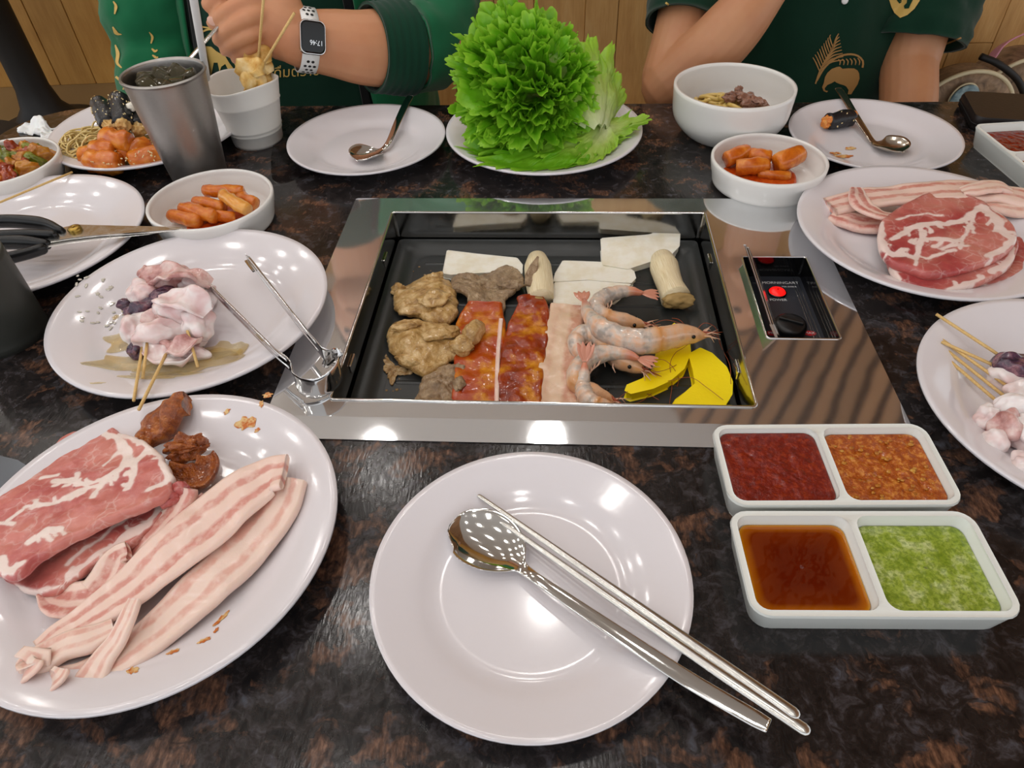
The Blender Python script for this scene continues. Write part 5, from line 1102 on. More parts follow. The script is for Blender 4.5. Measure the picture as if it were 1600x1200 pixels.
pa, pb = un(1500, 176, .0), un(1660, 186, .0); m_, L_ = frame_AB(pa, pb); m_leather = mat('black_leather', S(30, 24, 24), .42); k = N(m_leather); k.bump(k.noise(k.coord(), 300, 3), .25, .0008)
pch = empty('leather_pouch', (pa + pb) / 2, 0, 'black leather pouch at the far right table edge', 'pouch')
rr_ = rrect(0, -.06, L_, .03, .012, 5); c_ = rr_.mean(0)
V, F = loops([L3(c_ + (rr_ - c_) * .96, 0), L3(rr_, .003), L3(rr_, .015), L3(c_ + (rr_ - c_) * .97, .019)], True, True); mk('body', xf(m_, V), F, m_leather, pch, sharp=60)
V, F = tube(np.r_[L3(rr_, .009), L3(rr_[:1], .009)], .0009, 6, cap=False); mk('zipper', xf(m_, V), F, m_blackmatte, pch)

# ------------------------------------------------------------------ lettuce
LB = np.array([C_LET[0] + .062, C_LET[1] + .040, .030])
lt = empty('lettuce', (*C_LET, .0062), 0, 'tall heap of frilly green lettuce leaves on large white plate', 'lettuce')
def leaf(base, axis, nrm, L, phm=1.25, c1=.3, cupv=.15, ruf=.007, seed=0, m=m_lettuce, nf=15, nph=190, nr=26, wide=1.0):
    """a fan shaped leaf with a frilled rim"""
    a = np.asarray(axis, float); a /= np.linalg.norm(a); n = np.asarray(nrm, float); n -= a * (n @ a); n /= np.linalg.norm(n); b = np.cross(n, a); g = np.random.default_rng(seed)
    rr = np.linspace(.02, 1, nr) ** .6; ph = np.linspace(-phm, phm, nph); R_, H_a = np.meshgrid(rr, ph, indexing='ij'); R_, H_a = R_.ravel(), H_a.ravel()
    q = np.c_[H_a * 3, np.full(len(H_a), seed * 1.37), np.zeros(len(H_a))]
    lob = 1 + .10 * vnoise(q, 1.2, seed) + .05 * vnoise(q, 4.5, seed + 1)
    Rm = L * (.66 + .34 * np.cos(1.5 * H_a)) * lob
    e = np.clip((R_ - .52) / .48, 0, 1) ** 1.5
    fr = 1 + e * (.05 * np.sin(H_a * nf * 1.9 + seed) + .05 * vnoise(q, 14, seed + 2))
    x = R_ * Rm * np.cos(H_a * .92) * fr; y = R_ * Rm * np.sin(H_a * .92) * fr * wide
    am = .65 + .5 * vnoise(q, 2.2, seed + 3); p1 = H_a * nf + 2.2 * vnoise(q, 1.5, seed + 4) + seed
    h = c1 * L * R_ ** 2 + cupv * L * (H_a / phm) ** 2 * R_
    h += ruf * e * am * (np.sin(p1) + .45 * np.sin(p1 * 2.63 + 1) + .22 * np.sin(p1 * 4.9))
    y += ruf * .75 * e * am * np.cos(p1 * 1.31 + .6); x += ruf * .5 * e * np.cos(p1 * .77)
    P = np.c_[x, y, h]; h = h + fbm(P + seed, 40, seed, 3) * .004 * (.2 + R_) + fbm(P + seed, 150, seed + 5, 2) * .0010
    V = np.asarray(base) + a * x[:, None] + b * y[:, None] + n * h[:, None]
    dd = np.hypot(V[:, 0] - C_LET[0], V[:, 1] - C_LET[1]); fl = np.interp(dd, [.08, .0880, .0980, .1120, .1210, .13], [.0075, .0105, .0157, .0212, .0240, .0258]) + .0006
    V[:, 2] = np.where(V[:, 2] < fl + .004, fl + .004 * np.exp((V[:, 2] - fl - .004) / .004), V[:, 2])
    return mk('leaf', V, gridF(nr, nph), m, lt, attr={'edge': e ** 1.6, 'len': R_})
rn = random.Random(21)
DC_ = un(826, 150, .075) + [0, .012, 0]; DR = np.array([.078, .062, .075])
cnt = 0; NL = 150
for i in range(NL):
    zz = 1 - 2 * (i + .5) / NL; a = i * 2.39996; q = math.sqrt(1 - zz * zz); n_ = np.array([q * math.cos(a), q * math.sin(a), zz])
    if n_[2] < -.80 or n_[1] > .45: continue
    P = DC_ + n_ * DR
    # the heap leans: narrower to the upper right, a peak to the upper left of centre
    if n_[2] > .2: P += np.array([-.022 * (n_[2] - .2), .004, .004 * (n_[2] - .2)])
    B = DC_ + n_ * DR * .18 + np.array([.012, .012, -.006])
    d = P - B; L_ = np.linalg.norm(d); d = d / L_ + np.array([rn.uniform(-.22, .22), rn.uniform(-.15, .15), rn.uniform(-.22, .22)])
    up = np.array([rn.uniform(-.5, .5), -.35 + rn.uniform(-.3, .3), 1.0 + rn.uniform(-.3, .3)])
    if n_[2] > .75: up = np.array([rn.uniform(-.5, .5), -1, rn.uniform(-.2, .4)])
    leaf(B, d, up, L_ * rn.uniform(1.0, 1.22), phm=1.25, c1=-.12 + .3 * rn.random(), cupv=-.15 + .3 * rn.random(), ruf=.0058 + .003 * rn.random(), seed=cnt, nf=rn.choice((12, 14, 17)), nph=150, nr=20, wide=.85 + .25 * rn.random()); cnt += 1
for (bx, by, bz, tx, ty, tz, sd) in ((830, 90, .12, 815, 20, .168, 71), (800, 90, .12, 770, 48, .152, 72), (860, 90, .12, 862, 44, .150, 73), (890, 120, .09, 905, 76, .130, 74), (770, 130, .08, 742, 98, .118, 75), (775, 170, .05, 712, 140, .085, 76), (780, 190, .03, 716, 190, .045, 77)):
    A_ = un(bx, by, bz); T_ = un(tx, ty, tz); d = T_ - A_; leaf(A_ - d * .3, d, (0.1, -1, .25), np.linalg.norm(d) * 1.25, c1=.06, cupv=.1, ruf=.006, seed=sd, nf=13)
for (px, py, z, qx, qy, qz, sd, mm, nz, wd) in ((930, 208, .032, 760, 262, .018, 81, m_lettuce, 1, .55), (940, 200, .034, 850, 266, .016, 82, m_lettuce, 1, .6), (950, 196, .036, 905, 258, .018, 83, m_lettuce_pale, 1, .5), (850, 235, .02, 728, 235, .022, 84, m_lettuce, 1, .7), (925, 205, .03, 1010, 183, .040, 86, m_lettuce_pale, 1, .45), (900, 222, .024, 985, 205, .026, 88, m_lettuce_pale, 1, .5), (905, 230, .02, 945, 240, .02, 89, m_lettuce_pale, 1, .7)):
    A_ = un(px, py, z); B_ = un(qx, qy, qz); d = B_ - A_; leaf(A_, d, (0, -.35, nz), np.linalg.norm(d) * 1.02, c1=-.03, cupv=.05, ruf=.0045, seed=sd, m=mm, nf=15, wide=wd)
for (px, py, pz_, qx, qy, qz, sd, yy) in ((920, 205, .04, 934, 74, .125, 91, .03), (935, 208, .04, 962, 84, .115, 92, .035), (945, 205, .035, 980, 120, .085, 93, .035)):
    A_ = un(px, py, pz_); B_ = un(qx, qy, qz); B_[1] += yy; leaf(A_, B_ - A_, (.62, -.75, .2), np.linalg.norm(B_ - A_) * 1.04, c1=-.10, cupv=-.30, ruf=.0028, seed=sd, m=m_lettuce_pale, nf=9, wide=.75)
# ------------------------------------------------------------------ the two people on the bench
m_skin1 = mat('skin_light', S(200, 142, 104), .5, sss=.15, srad=(.01, .004, .002)); m_skin2 = mat('skin_tan', S(190, 136, 98), .5, sss=.15, srad=(.01, .004, .002))
for m_ in (m_skin1, m_skin2):
    k = N(m_); k.bump(k.noise(k.coord(), 500, 3), .12, .0006); b_ = tuple(m_.node_tree.nodes['Principled BSDF'].inputs['Base Color'].default_value)
    k.col(k.mix(k.ramp(k.noise(k.coord(), 22, 3), [(.4, .0), (.65, .35)]), b_, (b_[0] * .85, b_[1] * .66, b_[2] * .6, 1)))
def cloth(name, c, rough=.85, sc=900):
    m = mat(name, c, rough, spec=.2, sheen=.15); k = N(m); co = k.coord()
    k.col(k.mix(k.noise(co, 30, 3), c, tuple(x * .8 for x in c[:3]) + (1,))).bump(k.noise(co, sc, 2), .25, .0006); return m
m_jacket = cloth('green_jacket_cloth', S(22, 104, 66)); m_rib = cloth('dark_green_rib', S(10, 58, 40)); m_shirt = cloth('dark_green_shirt', S(8, 50, 36)); m_lining = cloth('black_lining', S(16, 18, 20)); m_pants = cloth('dark_trousers', S(24, 26, 32)); m_shirt2 = cloth('green_polo_cloth', S(8, 50, 34))
m_hair = mat('black_hair', S(16, 13, 12), .5); m_gold = mat('gold_print', S(206, 170, 92), .6); m_gold2 = mat('tan_print', S(170, 128, 72), .6)
def fused(name, parts, voxel, m, smooth_n=6):
    V, F = join(parts); me = bpy.data.meshes.new(name); me.from_pydata(V.tolist(), [], F); o = bpy.data.objects.new(name, me); COL.objects.link(o)
    r = o.modifiers.new('r', 'REMESH'); r.mode = 'VOXEL'; r.voxel_size = voxel; s = o.modifiers.new('s', 'SMOOTH'); s.factor = .5; s.iterations = smooth_n
    me2 = bpy.data.meshes.new_from_object(o.evaluated_get(bpy.context.evaluated_depsgraph_get())); bpy.data.objects.remove(o); bpy.data.meshes.remove(me)
    n = len(me2.vertices); co = np.zeros(n * 3); me2.vertices.foreach_get('co', co); F2 = [tuple(p.vertices) for p in me2.polygons]; bpy.data.meshes.remove(me2)
    return co.reshape(-1, 3), F2
def limb(pts, r, n=20, flat=(1, 1)):
    pts = np.array(pts, float); m_ = 6 * (len(pts) - 1) + 1; P = spline(pts, m_); rr = sm1(r, m_)
    return rtube(P, rr, n, flat=flat)
def torso(cx, cy, rings, n=72, a0=0.0, a1=2 * math.pi, grow=0.0, seed=0, wr=.004, m=40):
    R = spline(np.array(rings), m); closed = abs(a1 - a0 - 2 * math.pi) < 1e-6
    th = np.linspace(a0, a1, n, endpoint=not closed); V = []
    for z, ox, oy, a, b in R:
        c_, s_ = np.cos(th), np.sin(th); p = 2.4
        rad = (np.abs(c_ / (a + grow)) ** p + np.abs(s_ / (b + grow)) ** p) ** (-1 / p)
        V.append(np.c_[cx + ox + rad * c_, cy + oy + rad * s_, np.full(n, z)])
    V = np.concatenate(V); fo = fbm(V * [1, 1, .45], 16, seed, 3) * wr; ce = V - [cx, cy, 0]; ce[:, 2] = 0; ce /= np.linalg.norm(ce, axis=1)[:, None]
    return V + ce * fo[:, None], gridF(m, n, False, closed, flip=True)
def sleeve(pts, r, seed, wr=.006, n=44, m=60, sc=26):
    P = spline(np.array(pts), m); rr = sm1(r, m); V, F = tube(P, rr, n, cap=False)
    c = np.repeat(P, n, 0); d = V - c; d /= np.linalg.norm(d, axis=1)[:, None]; tt = np.repeat(np.linspace(0, 1, m), n)
    q = np.c_[V[:, 0], V[:, 1], V[:, 2]]; w = fbm(q, sc, seed, 3) * wr + np.sin(tt * 34 + 3 * vnoise(q, 9, seed)) * wr * .35
    V = V + d * w[:, None]
    # inner side, so that the opening has thickness
    Vi = c + (V - c) * .93; F2 = gridF(m, n, False, True, off=len(V), flip=True); e = (m - 1) * n
    rim = [(e + i, e + (i + 1) % n, len(V) + e + (i + 1) % n, len(V) + e + i) for i in range(n)]
    return np.concatenate([V, Vi]), F + F2 + rim
def solid(VF, t=.004):
    return VF
def bvh(parts):
    V, F = join(parts); return BVHTree.FromPolygons([Vector(v) for v in V], F), V
def cast(tree, px, py, off=.0015):
    v = _d + CR * (px - 800) / FPX + CU * (600 - py) / FPX; v /= np.linalg.norm(v); h = tree.ray_cast(Vector((0, 0, CH)), Vector(v))
    if h[0] is None: return None
    return np.array(h[0]) - v * off
def decal(tree, polys, name, m, parent, off=.0018, tri=None, label=None):
    """flat print laid on a garment: outlines drawn in the plane and dropped on the cloth"""
    VV, FF = [], []
    for poly in polys:
        if isinstance(poly, tuple): P2, F2 = poly
        else:
            bm = bmesh.new(); vs = [bm.verts.new((p[0], p[1], 0)) for p in poly]; es = [bm.edges.new((vs[i], vs[(i + 1) % len(vs)])) for i in range(len(vs))]
            bmesh.ops.triangle_fill(bm, use_beauty=True, edges=es); lim = 6.0
            for _ in range(4):
                le = [e for e in bm.edges if e.calc_length() > lim]
                if not le: break
                bmesh.ops.subdivide_edges(bm, edges=le, cuts=1); bmesh.ops.triangulate(bm, faces=bm.faces[:])
            bm.verts.index_update(); P2 = np.array([v.co[:2] for v in bm.verts]); F2 = [tuple(v.index for v in f.verts) for f in bm.faces]; bm.free()
        pts = [cast(tree, x, y, off) for x, y in P2]; ok = [p is not None for p in pts]
        if not any(ok): continue
        base_ = len(VV); VV += [p if p is not None else np.zeros(3) for p in pts]; FF += [tuple(i + base_ for i in f) for f in F2 if all(ok[i] for i in f)]
    if FF: return mk(name, VV, FF, m, parent, smooth=True, label=label)
def strip2(pts, w, n=20):
    P = spline(np.array(pts, float), n); T = np.gradient(P, axis=0); T /= np.linalg.norm(T, axis=1)[:, None]; Nn = np.c_[-T[:, 1], T[:, 0]]; w = np.broadcast_to(np.interp(np.linspace(0, 1, n), np.linspace(0, 1, len(np.atleast_1d(w))), np.atleast_1d(w)), (n,))[:, None]
    V = np.concatenate([P - Nn * w / 2, P + Nn * w / 2]); return V, [(i, i + 1, n + i + 1, n + i) for i in range(n - 1)]
def lower_body(cx, hy):
    """thighs, shins and feet below the table"""
    out = []
    for s in (-1, 1):
        hip = (cx + s * .09, hy, -.195); kn = (cx + s * .12, hy - .42, -.19); an = (cx + s * .11, hy - .40, -.66)
        out.append(limb([hip, ((hip[0] + kn[0]) / 2, hy - .2, -.195), kn], [.095, .085, .064])); out.append(limb([kn, (kn[0], kn[1] + .01, -.42), an], [.062, .056, .042]))
        out.append(limb([(an[0], an[1] + .03, -.70), (an[0], an[1] - .08, -.712), (an[0], an[1] - .17, -.722)], [.046, .042, .030], flat=(.8, 1)))
    return out
def head(cx, cy, z):
    return [blob((cx, cy, z), (.078, .098, .115), amp=.0, sub=4), blob((cx, cy - .035, z - .07), (.055, .06, .05), amp=0, sub=3), limb([(cx, cy + .01, z - .24), (cx, cy + .005, z - .08)], [.062, .056]),
            limb([(cx, cy - .092, z + .012), (cx, cy - .112, z - .022)], [.010, .015]), limb([(cx - .022, cy - .094, z - .055), (cx, cy - .101, z - .054), (cx + .022, cy - .094, z - .055)], [.006, .008, .006])] + \
        [blob((cx + s * .08, cy + .005, z - .005), (.012, .024, .034), amp=0, sub=3) for s in (-1, 1)]
def person(name, loc, label, body_parts, skin, cx, cy, hz):
    p = empty(name, loc, 0, label, 'person'); V, F = fused('body', body_parts, .0027, skin, 1); mk('body', V, F, skin, p)
    g = V[:, 2] > hz - .02
    Vh, Fh = blob((cx, cy + .012, hz + .02), (.086, .105, .112), amp=.05, scale=3, sub=4); keep = (Vh[:, 1] > cy - .045) | (Vh[:, 2] > hz + .07); Fh = [f for f in Fh if all(keep[list(f)])]; mk('hair', Vh, Fh, m_hair, p)
    for s in (-1, 1):
        V, F = ico(2); mk('eye', V * .0125 + [cx + s * .031, cy - .083, hz + .005], F, m_eye, p)
    V, F = join(lower_body(cx, cy + .05)); V = V.copy(); mk('trousers', V, F, m_pants, p)
    return p
def finger(pts, r): return limb(pts, r, 14)

# --- person in the green jacket
cx, cy = -.335, 1.335
EL = np.array([-.098, 1.085, .064]); CUFF = unY(583, 76, 1.035); WR = unY(470, 62, 1.0); KN = unY(430, 38, 1.0)
fing = []
for ch, r0 in (([(436, -14, 1.015), (392, 0, .985), (355, 18, .978), (333, 36, .985)], .0108), ([(438, 12, 1.008), (392, 26, .972), (358, 46, .972), (341, 62, .984)], .0108), ([(436, 38, 1.003), (396, 52, .970), (366, 67, .972), (352, 79, .984)], .0100), ([(430, 62, 1.0), (396, 73, .975), (378, 84, .978), (368, 92, .986)], .0088)):
    fing.append(finger([unY(*c) for c in ch], [r0 * 1.06, r0, r0 * .96, r0 * .78]))
fing.append(finger([unY(430, -22, 1.03), unY(385, -36, 1.015), unY(345, -14, .998), unY(329, 6, .990)], [.017, .015, .0135, .0115]))
hand = fing + [limb([WR, (WR + KN) / 2, KN], [.034, .040, .040], flat=(1.0, .72)), blob(unY(440, 30, 1.004), (.030, .026, .042), (0, .35, 0), amp=0, sub=3)]
arm = [limb([EL + [.01, .01, 0], CUFF, (CUFF * .45 + WR * .55), WR], [.056, .053, .046, .0365])]
RS, RE = np.array([-.535, 1.345, .31]), np.array([-.555, 1.235, .02])
rarm = [limb([RS, RE], [.05, .044]), limb([RE, (-.53, 1.12, -.08), (-.45, 1.03, -.12)], [.046, .04, .03]), limb([(-.45, 1.03, -.12), (-.41, 1.0, -.125), (-.37, .985, -.13)], [.03, .036, .022], flat=(.6, 1))]
core = [torso(cx, cy, [(-.28, 0, .03, .17, .12), (-.1, 0, 0, .175, .125), (.1, 0, 0, .165, .115), (.26, 0, .01, .16, .10), (.35, 0, .01, .12, .08), (.385, 0, .01, .06, .06)])]
core = [(core[0][0], core[0][1] + [tuple(range(72))[::-1], tuple(range(39 * 72, 40 * 72))]), limb([(cx, cy + .01, .30), (-.16, 1.345, .31)], [.07, .06]), limb([(cx, cy + .01, .30), RS], [.07, .06]), limb([(-.15, 1.345, .31), (-.11, 1.24, .17), EL + [.005, .01, .0]], [.06, .056, .054])]
p1 = person('person', (cx, 1.36, -.30), 'person in open green jacket with wristwatch holding a spoon over the iced tea', core + head(cx, cy, .60) + arm + hand + rarm + [limb([(cx + s * .09, cy + .05, -.2), (cx + s * .1, cy - .1, -.2)], [.08, .07]) for s in (-1, 1)], m_skin1, cx, cy, .60)
TR = [(-.288, 0, .02, .20, .165), (-.16, 0, -.005, .205, .172), (0, 0, -.005, .20, .168), (.14, 0, 0, .192, .150), (.26, 0, .01, .185, .12), (.35, 0, .01, .135, .09), (.40, 0, .01, .075, .072)]
VS, FS = torso(cx, cy, TR, seed=3); mk('t_shirt', VS, FS, m_shirt, p1)
Lj = []
for a0, a1, sd in ((-2.12 + 2 * math.pi * 0, -2.12 + 0, 0),): pass
VJ1, FJ1 = torso(cx, cy, TR[:-1], n=60, a0=math.radians(-52), a1=math.radians(90), grow=.014, seed=5, wr=.008); VJ2, FJ2 = torso(cx, cy, TR[:-1], n=60, a0=math.radians(90), a1=math.radians(221), grow=.014, seed=6, wr=.008)
jk, = [mk('jacket', *join([(VJ1, FJ1), (VJ2, FJ2)]), m_jacket, p1)]
sm = jk.modifiers.new('thickness', 'SOLIDIFY'); sm.thickness = .004; sm.offset = -1
for a, gsd in ((221, 6), (-52, 5)):                 # dark lining showing along the open fronts
    V, F = torso(cx, cy, TR[:-1], n=14, a0=math.radians(a), a1=math.radians(a + (7 if a > 0 else -4)), grow=.006, seed=gsd, wr=.006); o_ = mk('jacket_lining', V, F, m_lining, p1)
    sm = o_.modifiers.new('thickness', 'SOLIDIFY'); sm.thickness = .003
V, F = sleeve([(-.17, 1.35, .335), (-.115, 1.30, .25), (-.095, 1.20, .14), EL + [-.004, .010, .012], EL * .55 + CUFF * .45 + [0, 0, .002]], [.09, .084, .078, .067, .063], 11, wr=.007); mk('sleeve', V, F, m_jacket, p1)
V, F = sleeve([EL * .56 + CUFF * .44, EL * .12 + CUFF * .88, CUFF + (CUFF - EL) * .05], [.0655, .0605, .0575], 13, wr=.0015, m=30); mk('cuff', V, F, m_rib, p1)
VR, FR = sleeve([(-.50, 1.355, .335), (-.535, 1.32, .25), (-.560, 1.27, .12), (-.562, 1.235, .01), (-.55, 1.15, -.06), (-.48, 1.06, -.115)], [.086, .078, .074, .070, .062, .052], 12, wr=.008); sr = mk('sleeve', VR, FR, m_jacket, p1)
tS, _ = bvh([(VS, FS)]); tR, _ = bvh([(VR, FR), (VJ2, FJ2)])
eleph = [(312, 76), (320, 72), (330, 73), (338, 80), (345, 84), (352, 88), (358, 98), (364, 106), (366, 112), (356, 108), (352, 100), (346, 104), (343, 112), (340, 98), (334, 98), (330, 118), (326, 119), (322, 104), (316, 100), (312, 92)]
for s_ in [eleph, strip2([(309, 58), (316, 50), (325, 46), (333, 46)], 3), strip2([(316, 42), (322, 43), (330, 44)], 2.5), strip2([(366, 96), (370, 106), (368, 116), (362, 124)], 3), strip2([(303, 100), (300, 112), (306, 122)], 3)]: decal(tS, [s_], 'shirt_print', m_gold, p1, label='gold elephant print')
nail = un(329, 35, 0)
Vn, Fn = blob(unY(331, 33, .9755), (.0052, .0018, .0062), (0, -.7, 0), amp=0, sub=3); mk('fingernail', Vn, Fn, mat('nail', S(222, 176, 156), .3, coat=.3), p1)
VT, FT = text_mesh('ดื่มตราช้าง', 22); VT = np.c_[VT[:, 0] + 474, 112 - VT[:, 1] - (VT[:, 0]) * .06]; decal(tS, [(VT, FT)], 'shirt_lettering', m_gold, p1)
for s_ in [strip2([(177, 2), (181, 10), (179, 22)], [2, 5, 2]), strip2([(176, 42), (182, 52), (190, 54)], [2, 6, 1]), strip2([(180, 70), (184, 84), (183, 98), (190, 106)], [2, 6, 5, 2]), strip2([(176, 116), (186, 124), (194, 130)], [3, 4, 2]), strip2([(192, 140), (196, 134), (200, 146)], [2, 4, 2]), strip2([(233, 50), (238, 58), (236, 68)], [1, 4, 2]), strip2([(237, 76), (242, 80), (246, 78)], [2, 4, 2]), strip2([(238, 86), (244, 90), (247, 89)], [2, 4, 2])]: decal(tR, [s_], 'sleeve_print', m_gold, p1)
# watch
wt = empty('wristwatch', WR, 0, 'smart watch with white perforated strap on the wrist beside the paper cup', 'watch')
ax = CUFF - WR; ax /= np.linalg.norm(ax); fc = unY(475, 57, .962); out_ = fc - WR; out_ -= ax * (out_ @ ax); out_ /= np.linalg.norm(out_); tn = np.cross(ax, out_)
C0 = WR + ax * .006
th = np.linspace(0, 2 * np.pi, 72, endpoint=False); ring = lambda r, o: np.array([C0 + ax * o + (out_ * math.cos(t) + tn * math.sin(t)) * r for t in th])
V, F = loops([ring(.0385, -.011), ring(.0405, -.011), ring(.0408, 0), ring(.0405, .011), ring(.0385, .011)]); mk('strap', V, F, m_white_plastic, wt)
for i, t in enumerate(np.linspace(.75, 1.7, 6)):
    for j, o in enumerate((-.0060, 0, .0060) if i % 2 else (-.003, .003)):
        for sg in (1, -1):
            d_ = out_ * math.cos(t) + sg * tn * math.sin(t); u_ = -out_ * math.sin(t) + sg * tn * math.cos(t); q = C0 + ax * o + d_ * .0411
            V = np.array([q + (ax * math.cos(a) + u_ * math.sin(a)) * .0021 for a in np.linspace(0, 2 * np.pi, 12, endpoint=False)]); mk('strap_hole', V, [tuple(range(12))], m_blackmatte, wt, smooth=False)
def on_face(l2, h): return np.array([C0 + ax * x + tn * y + out_ * h for x, y in l2])
fr_ = rrect(-.0165, -.0205, .0165, .0205, .008, 6); sq = lambda k_: fr_ * k_
V, F = loops([on_face(sq(.9), .0375), on_face(sq(1), .039), on_face(sq(1), .0455), on_face(sq(.96), .0475)], True, True); mk('case', V, F, m_steel, wt, sharp=40)
V, F = loops([on_face(sq(.93), .0474), on_face(sq(.92), .0482), on_face(sq(.84), .0488)], True, True); mk('screen', V, F, m_gloss_black, wt, sharp=40)
VT, FT = text_mesh('17:46', .0085); V = np.array([C0 - tn * y * -1 - ax * x * 0 + out_ * .0490 + ax * 0 for x, y in VT[:, :2]]) if False else np.array([C0 + ax * .004 + tn * .006 + (-ax) * x * .9 + (-tn if (tn[2] > 0) else tn) * y + out_ * .0491 for x, y in VT[:, :2]])
mk('screen_digits', V, FT, mat('screen_glow', S(200, 205, 210), .5, emit=(.8, .85, .9, 1), es=.35), wt, smooth=False)

# --- person in the green polo shirt
cx2, cy2 = .545, 1.33
E2 = unY(1044, 134, 1.062); F1 = unY(1122, 68, 1.06); W2 = unY(1205, -25, 1.08); RS2 = np.array([.36, 1.35, .31]); HEM = unY(1068, 40, 1.13)
hand2 = [limb([W2, W2 + [.03, .01, .05]], [.028, .036], flat=(.7, 1))] + [finger([W2 + [.03 + .004 * i, .01 - .018 * i + .02, .06], W2 + [.045, .0 - .018 * i + .02, .095], W2 + [.065, .0 - .018 * i + .02, .09]], [.009, .0085, .007]) for i in range(4)] + [finger([W2 + [.01, -.03, .04], W2 + [.03, -.05, .07], W2 + [.05, -.045, .09]], [.011, .010, .008])]
LS2, LE2 = np.array([.73, 1.34, .31]), np.array([.680, 1.19, -.03])
core2 = [torso(cx2, cy2, [(-.28, 0, .03, .155, .11), (-.1, 0, 0, .16, .11), (.1, 0, 0, .15, .105), (.26, 0, .01, .15, .10), (.35, 0, .01, .12, .08), (.385, 0, .01, .055, .055)])]
core2 = [(core2[0][0], core2[0][1] + [tuple(range(72))[::-1], tuple(range(39 * 72, 40 * 72))]), limb([(cx2, cy2 + .01, .30), RS2], [.065, .055]), limb([(cx2, cy2 + .01, .30), LS2], [.065, .055]), limb([RS2, RS2 * .5 + HEM * .5, HEM, E2 + [.0, .008, .004]], [.053, .048, .044, .040]),
         limb([E2, E2 * .5 + F1 * .5 + [.002, 0, .002], F1, W2], [.040, .043, .041, .029]), limb([LS2, (.71, 1.26, .12), LE2], [.052, .048, .044]), limb([LE2, (.655, 1.10, -.085), (.60, 1.03, -.125)], [.044, .042, .032]), limb([(.60, 1.03, -.125), (.56, 1.0, -.13)], [.03, .03], flat=(.6, 1))] + hand2
p2 = person('person', (cx2, 1.36, -.30), 'person in dark green polo shirt leaning one bare elbow on the table', core2 + head(cx2, cy2, .58) + [limb([(cx2 + s * .09, cy2 + .05, -.2), (cx2 + s * .1, cy2 - .1, -.2)], [.08, .07]) for s in (-1, 1)], m_skin2, cx2, cy2, .58)
TR2 = [(-.288, 0, .02, .185, .150), (-.16, 0, 0, .19, .155), (0, 0, 0, .188, .150), (.14, 0, 0, .185, .138), (.26, 0, .01, .178, .115), (.345, 0, .01, .135, .09), (.39, 0, .01, .072, .07)]
VS2, FS2 = torso(cx2, cy2, TR2, seed=23, wr=.006); mk('polo_shirt', VS2, FS2, m_shirt2, p2)
VA, FA = sleeve([(.40, 1.355, .335), RS2 + [-.01, -.02, -.03], RS2 * .5 + HEM * .5, HEM], [.080, .074, .066, .060], 31, wr=.004); mk('sleeve', VA, FA, m_shirt2, p2)
VB, FB = sleeve([(.69, 1.355, .335), (.725, 1.31, .24), (.715, 1.26, .11), (.690, 1.205, .0)], [.080, .076, .074, .072], 33, wr=.006); mk('sleeve', VB, FB, m_shirt2, p2)
t2, _ = bvh([(VS2, FS2), (VB, FB)]); t3, _ = bvh([(VA, FA)])
q_ = lambda l: [(1240 + x / 4.444, y / 4.444) for x, y in l]
decal(t2, [q_([(300, 465), (320, 462), (340, 478), (380, 474), (420, 475), (445, 490), (455, 510), (458, 545), (445, 585), (425, 615), (400, 655), (375, 655), (382, 625), (365, 600), (350, 592), (325, 585), (300, 575), (285, 565), (262, 578), (235, 590), (216, 612), (220, 628), (240, 632), (230, 642), (208, 632), (198, 605), (210, 575), (218, 535), (235, 505), (265, 478)])], 'shirt_print', m_gold2, p2, label='tan elephant print')
fr2 = [strip2(q_([(152, 582), (180, 500), (225, 410), (275, 330), (285, 300)]), 2.2), strip2(q_([(160, 560), (215, 470), (290, 405), (370, 378), (440, 385), (482, 425), (478, 470)]), 3)]
for t_ in np.linspace(.12, .95, 9):
    i = t_ * 8; bx = 168 + (275 - 168) * t_; by = 520 + (310 - 520) * t_ + 0
    fr2.append(strip2(q_([(bx, by), (bx - 28 + 10 * t_, by - 62), (bx - 52 + 42 * t_, by - 98 + 20 * t_)]), [1.6, 2.2, 1.2], 10))
    fr2.append(strip2(q_([(bx + 8, by - 10), (bx + 60 * (1.1 - t_) + 20, by - 62), (bx + 150 * (1.15 - t_) + 14, by - 78 - 10 * t_)]), [1.6, 2.4, 1.2], 12))
for i in range(6): x_ = 310 + i * 27; fr2.append(strip2(q_([(x_, 412 - i * 2), (x_ + 14, 425), (x_ + 10, 452)]), [1.5, 2.2, 1], 8))
decal(t2, fr2, 'palm_print', m_gold2, p2, label='tan palm leaf print')
cr = q_([(668, -30), (664, 0), (680, 50), (700, 90), (740, 124), (790, 104), (840, 60), (876, 5), (876, -30)])
decal(t2, [cr], 'crest', m_gold, p2, label='gold shield crest')
decal(t2, [q_([(720, -25), (718, 5), (735, 25), (750, 15), (748, -25)]), q_([(790, -25), (785, 20), (765, 40), (770, 60), (800, 58), (812, 30), (830, -5), (825, -25)])], 'crest_mark', m_rib, p2, off=.0026)
decal(t3, [strip2([(1040, 4), (1056, 16), (1072, 24), (1092, 33)], 3.2)], 'sleeve_stripe', m_gold, p2)
decal(t2, [strip2(q_([(1025, 325), (1060, 305), (1110, 285), (1165, 262)]), 2.5)], 'sleeve_stripe', m_gold2, p2)
V, F = lathe([(0, 0), (.0055, 0), (.005, .0016), (.002, .002), (0, .002)], 20); q = cast(t2, 1320, 1, .001); 
if q is not None: mk('button', V @ rotm(math.radians(75), 0, 0).T + q, F, m_white_plastic, p2)

